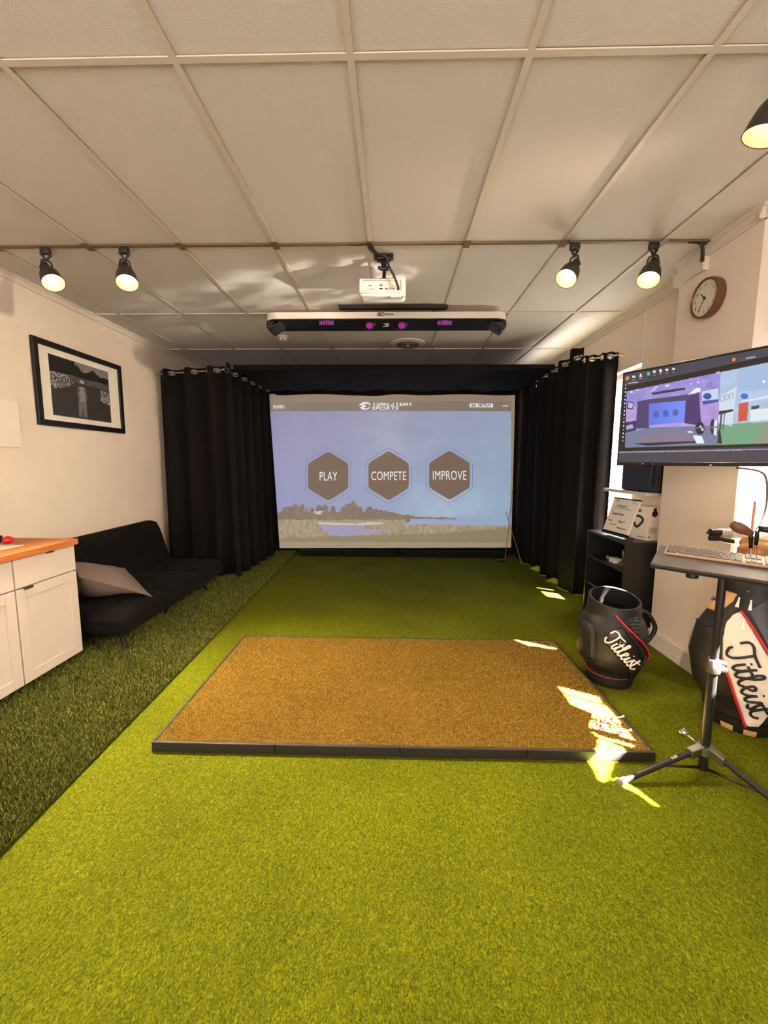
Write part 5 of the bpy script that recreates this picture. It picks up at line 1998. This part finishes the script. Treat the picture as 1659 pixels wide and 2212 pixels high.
TL_, TD_ = .54, .325
MB().rbox((0, 0, -.014), (TL_, TD_, 0), .004, 2, fr=trf).build('tray', 'tray', tt)
MB().rbox((.0, .0, -.022), (TL_, .012, -.0135), .003, 1, fr=trf).build('tray_lip', 'black', tt)
MB().rbox((.14, .05, -.03), (.40, .25, -.0141), .004, 1, fr=trf).build('tray_bracket', 'black', tt)
kp = at(1516, 1237, y=1.72)
kc = np.array(trf((.155, .04, -.022)))
MB().lathe([(.022, -.014), (.024, 0), (.022, .012)], kc + np.array([0, 0, -.012]), (0, 0, 1), 14).tube([kc, kc + np.array([0, 0, .012])], .008, 8).build('tilt_knob', 'black', tt, smooth=True, ang=40)
MB().tube([(*TP, .50), (*TP, .925)], .0155, 16).build('upper_pole', 'black', tt, smooth=True, ang=40)
MB().tube([(*TP, .09), (*TP, .515)], .019, 16).build('lower_pole', 'chrome_dark' if False else 'black', tt, smooth=True, ang=40)
cl_ = MB().lathe([(.022, .48), (.027, .485), (.027, .535), (.021, .545)], (*TP, 0), (0, 0, 1), 16)
cl_.rbox((TP[0] + .015, TP[1] - .02, .49), (TP[0] + .05, TP[1] + .012, .51), .004).rbox((TP[0] + .02, TP[1] - .02, .522), (TP[0] + .045, TP[1] + .01, .535), .003)
cl_.build('height_clamp', 'steel', tt, smooth=True, ang=40)
hb = MB().lathe([(.022, .14), (.034, .135), (.036, .10), (.026, .09)], (*TP, 0), (0, 0, 1), 18)
hb.build('hub', 'steel', tt, smooth=True, ang=40)
MB().tube([(*TP, .02), (*TP, .10)], .018, 14).build('centre_tube', 'black', tt, smooth=True, ang=40)
angs = [math.atan2(-.081, -.42), math.radians(-62), math.radians(52)]
for k, a in enumerate(angs):
    d = np.array([math.cos(a), math.sin(a), 0])
    c0 = np.array([*TP, .122]) + d * .03
    c1 = np.array([*TP, .016]) + d * (.40 if k < 2 else .34)
    lg = MB().tube([c0, c1], .0125, 12).build('leg', 'black', tt, smooth=True, ang=40)
    MB().tube([c1 - (c1 - c0) * .02, c1 + (c1 - c0) * .07], .0145, 12).build('rubber_foot', 'greyprint' if k == 0 else 'black', lg, smooth=True, ang=40)
    MB().rbox((-.014, -.016, -.02), (.05, .016, .02), .004, fr=lambda p, d=d: tuple(np.array([*TP, .118]) + d * (.03 + p[0]) + np.array([-d[1], d[0], 0]) * p[1] + np.array([0, 0, p[2] - p[0] * .25]))).build('leg_socket', 'steel', tt)
    MB().tube([np.array([*TP, .03]) + d * .016, c0 + (c1 - c0) * .52], .006, 8).build('brace', 'black', tt, smooth=True)
    if k == 0:
        sd_ = np.array([-d[1], d[0], 0])
        q_ = c0 + (c1 - c0) * .30
        ldir = (c1 - c0) / np.linalg.norm(c1 - c0)
        up_ = np.cross(ldir, sd_)
        if up_[2] < 0:
            up_ = -up_
        if sd_[1] > 0:
            sd_ = -sd_
        fr2 = lambda a_, b_, d_: tuple(q_ - ldir * a_ * -1 + (sd_ * .5 + up_ * .86) * .0128 + (-sd_ * .86 + up_ * .5) * (b_))
        mk = MB()
        for i_, pts_ in enumerate(([(0, 0), (.004, 0), (.004, .010), (0, .010)], [(.007, 0), (.011, 0), (.011, .010), (.007, .010)], [(.014, 0), (.018, 0), (.016, .010), (.014, .010)], [(.021, 0), (.026, 0), (.026, .010), (.023, .010)])):
            mk.prism(pts_, fr2, 0, .0005)
        mk.build('leg_lettering', 'whiteprint', lg)
kn = MB()
kn.tube([(TP[0] - .02, TP[1] + .02, .135), (TP[0] - .05, TP[1] + .055, .15)], .007, 8)
kn.sphere((TP[0] - .055, TP[1] + .06, .155), .02, 14, 10)
kn.build('lock_knob', 'chrome', tt, smooth=True)

kb = thing('keyboard', trf((.03, .17, .001)), 'slim grey keyboard on the tripod tray', 'keyboard')
KL, KD, kx, ky = .43, .135, .035, .165
MB().rbox((kx, ky, .001), (kx + KL, ky + KD, .014), .004, 2, fr=trf).build('keyboard_base', 'kb', kb)


def key(x0, y0, x1, y1):
    mb = MB()
    lo, hi = (kx + x0, ky + y0, .0135), (kx + x1, ky + y1, .018)
    mb.rbox(lo, hi, .0015, 1, fr=trf)
    mb.build('key', 'keys', kb)


pitch = .0187
for r in range(6):
    y0 = .008 + r * .0205
    y1 = y0 + .0180
    x = .006
    cells = []
    if r == 0:
        ws = [1.25, 1.25, 1.25, 6.2, 1.25, 1.25, 1.25, 1.25]
    elif r == 1:
        ws = [2.2] + [1] * 10 + [2.75]
    elif r == 2:
        ws = [1.75] + [1] * 11 + [2.2]
    elif r == 3:
        ws = [1.5] + [1] * 12 + [1.45]
    elif r == 4:
        ws = [1] * 13 + [1.95]
    else:
        ws = [1.07] * 14
    for w_ in ws:
        x1 = x + w_ * pitch
        key(x, y0, x1 - .002, y1)
        x = x1
    x = .006 + 14.97 * pitch + .008
    if r in (0, 3, 4, 5):
        for q in range(3):
            key(x + q * pitch, y0, x + (q + 1) * pitch - .002, y1)
    if r == 1:
        key(x + pitch, y0, x + 2 * pitch - .002, y1)
    x += 3 * pitch + .008
    for q in range(4):
        if x + (q + 1) * pitch < KL:
            key(x + q * pitch, y0, x + (q + 1) * pitch - .002, y1)
ms = thing('mouse', trf((.455, .06, 0)), 'black computer mouse at the right end of the tray', 'mouse')
mo = MB().sphere((0, 0, 0), 1, 20, 12)
mo.v = [trf((.475 + v[0] * .055, .07 + v[1] * .033, .0005 + max(0, v[2]) * .033)) for v in mo.v]
mo.build('shell', 'black', ms, smooth=True)
MB().lathe([(.006, -.003), (.006, .003)], trf((.455, .07, .033)), tuple(tvv), 12).build('scroll_wheel', 'greyprint', ms)

# camera on a white wall arm
c0, c1 = at(1533, 1149, y=2.32), at(1578, 1151, y=2.32)
cmr = thing('swing_camera', tuple(c1), 'small black and silver camera on a white arm in front of the pillar', 'camera')
ax = (c1 - c0) / np.linalg.norm(c1 - c0)
L = np.linalg.norm(c1 - c0)
MB().lathe([(.012, 0), (.018, .002), (.02, .03), (.022, .036), (.022, L * .48)], c0, ax, 20).build('lens_hood', 'black', cmr, smooth=True, ang=40)
MB().lathe([(.021, L * .48), (.0225, L * .5), (.0225, L * .68), (.020, L * .69), (.0225, L * .71), (.0225, L)], c0, ax, 20).build('lens_barrel', 'silver', cmr, smooth=True, ang=40)
MB().rbox(tuple(c1 + np.array([-.002, -.028, -.026])), tuple(c1 + np.array([.07, .028, .028])), .006).build('camera_body', 'white', cmr)
MB().rbox(tuple(c0 + np.array([-.012, -.012, -.012])), tuple(c0 + np.array([.02, .012, .0])), .004).rbox(tuple(c0 + np.array([.0, -.014, -.05])), tuple(c0 + np.array([.05, .014, -.018])), .008).build('lens_clamp', 'black', cmr, smooth=True, ang=40)
MB().tube(smoothline([c0 + ax * .05 + np.array([0, 0, -.035]), c0 + ax * .09 + np.array([0, 0, -.045]), c1 + np.array([.02, 0, -.05])]), .014, 10).build('grip', 'black', cmr, smooth=True)
MB().tube([c1 + np.array([.06, 0, 0]), c1 + np.array([.10, .04, -.01]), (c1[0] + .10, COLY0 - .002, c1[2] - .01)], .016, 12).build('wall_arm', 'white', cmr, smooth=True, ang=40)

# ------------------------------------------------------------------ added unseen sheet over the second window, holes cut to shape sun patches
wbd = thing('window_sun_mask', (XW, 1.57, 1.2), 'added black cut-out sun blind drawn over the near right window', 'mask')
HOLES = [[(2.40, 1.90), (2.40, 1.53), (2.225, 1.575), (2.221, 1.805), (2.31, 1.96)],
         [(1.655, 1.813), (1.665, 1.561), (1.589, 1.572), (1.598, 1.808)],
         [(1.578, 1.812), (1.570, 1.56), (1.42, 1.562), (1.40, 1.66), (1.38, 1.813)],
         [(1.362, 1.816), (1.36, 1.575), (1.257, 1.573), (1.209, 1.625), (1.21, 1.803)],
         [(1.195, 1.80), (1.18, 1.69), (1.118, 1.70), (1.10, 1.847)],
         [(1.10, 1.864), (1.158, 1.694), (0.96, 1.83), (0.925, 1.878)],
         [(0.965, 1.80), (0.99, 1.76), (0.945, 1.685), (0.930, 1.69), (0.94, 1.75)],
         [(0.92, 1.70), (0.93, 1.69), (0.895, 1.645), (0.885, 1.655)],
         [(2.30, .80), (2.415, .80), (2.415, 1.52), (2.30, 1.52)]]
by_ = np.arange(.62, 2.4301, .01)
bz_ = np.arange(.45, 2.3301, .01)
BX = XW - .026
gy_, gz_ = np.meshgrid((by_[:-1] + by_[1:]) / 2, (bz_[:-1] + bz_[1:]) / 2)
open_ = np.zeros(gy_.shape, bool)
for h_ in HOLES:
    open_ |= inpoly(gy_, gz_, h_)
ny = len(by_)
bm_ = MB()
bm_.v = [(BX, float(y), float(z)) for z in bz_ for y in by_]
bm_.f = [(j * ny + i, j * ny + i + 1, (j + 1) * ny + i + 1, (j + 1) * ny + i) for j in range(gy_.shape[0]) for i in range(gy_.shape[1]) if not open_[j, i]]
o = bm_.build('mask_sheet', 'blackmatte', wbd, fix=False)
o.modifiers.new('thickness', 'SOLIDIFY').thickness = .003
MB().tube([(BX + .002, .60, 2.345), (BX + .002, 2.43, 2.345)], .018, 12).build('mask_roller', 'white', wbd, smooth=True)

bpy.context.view_layer.update()
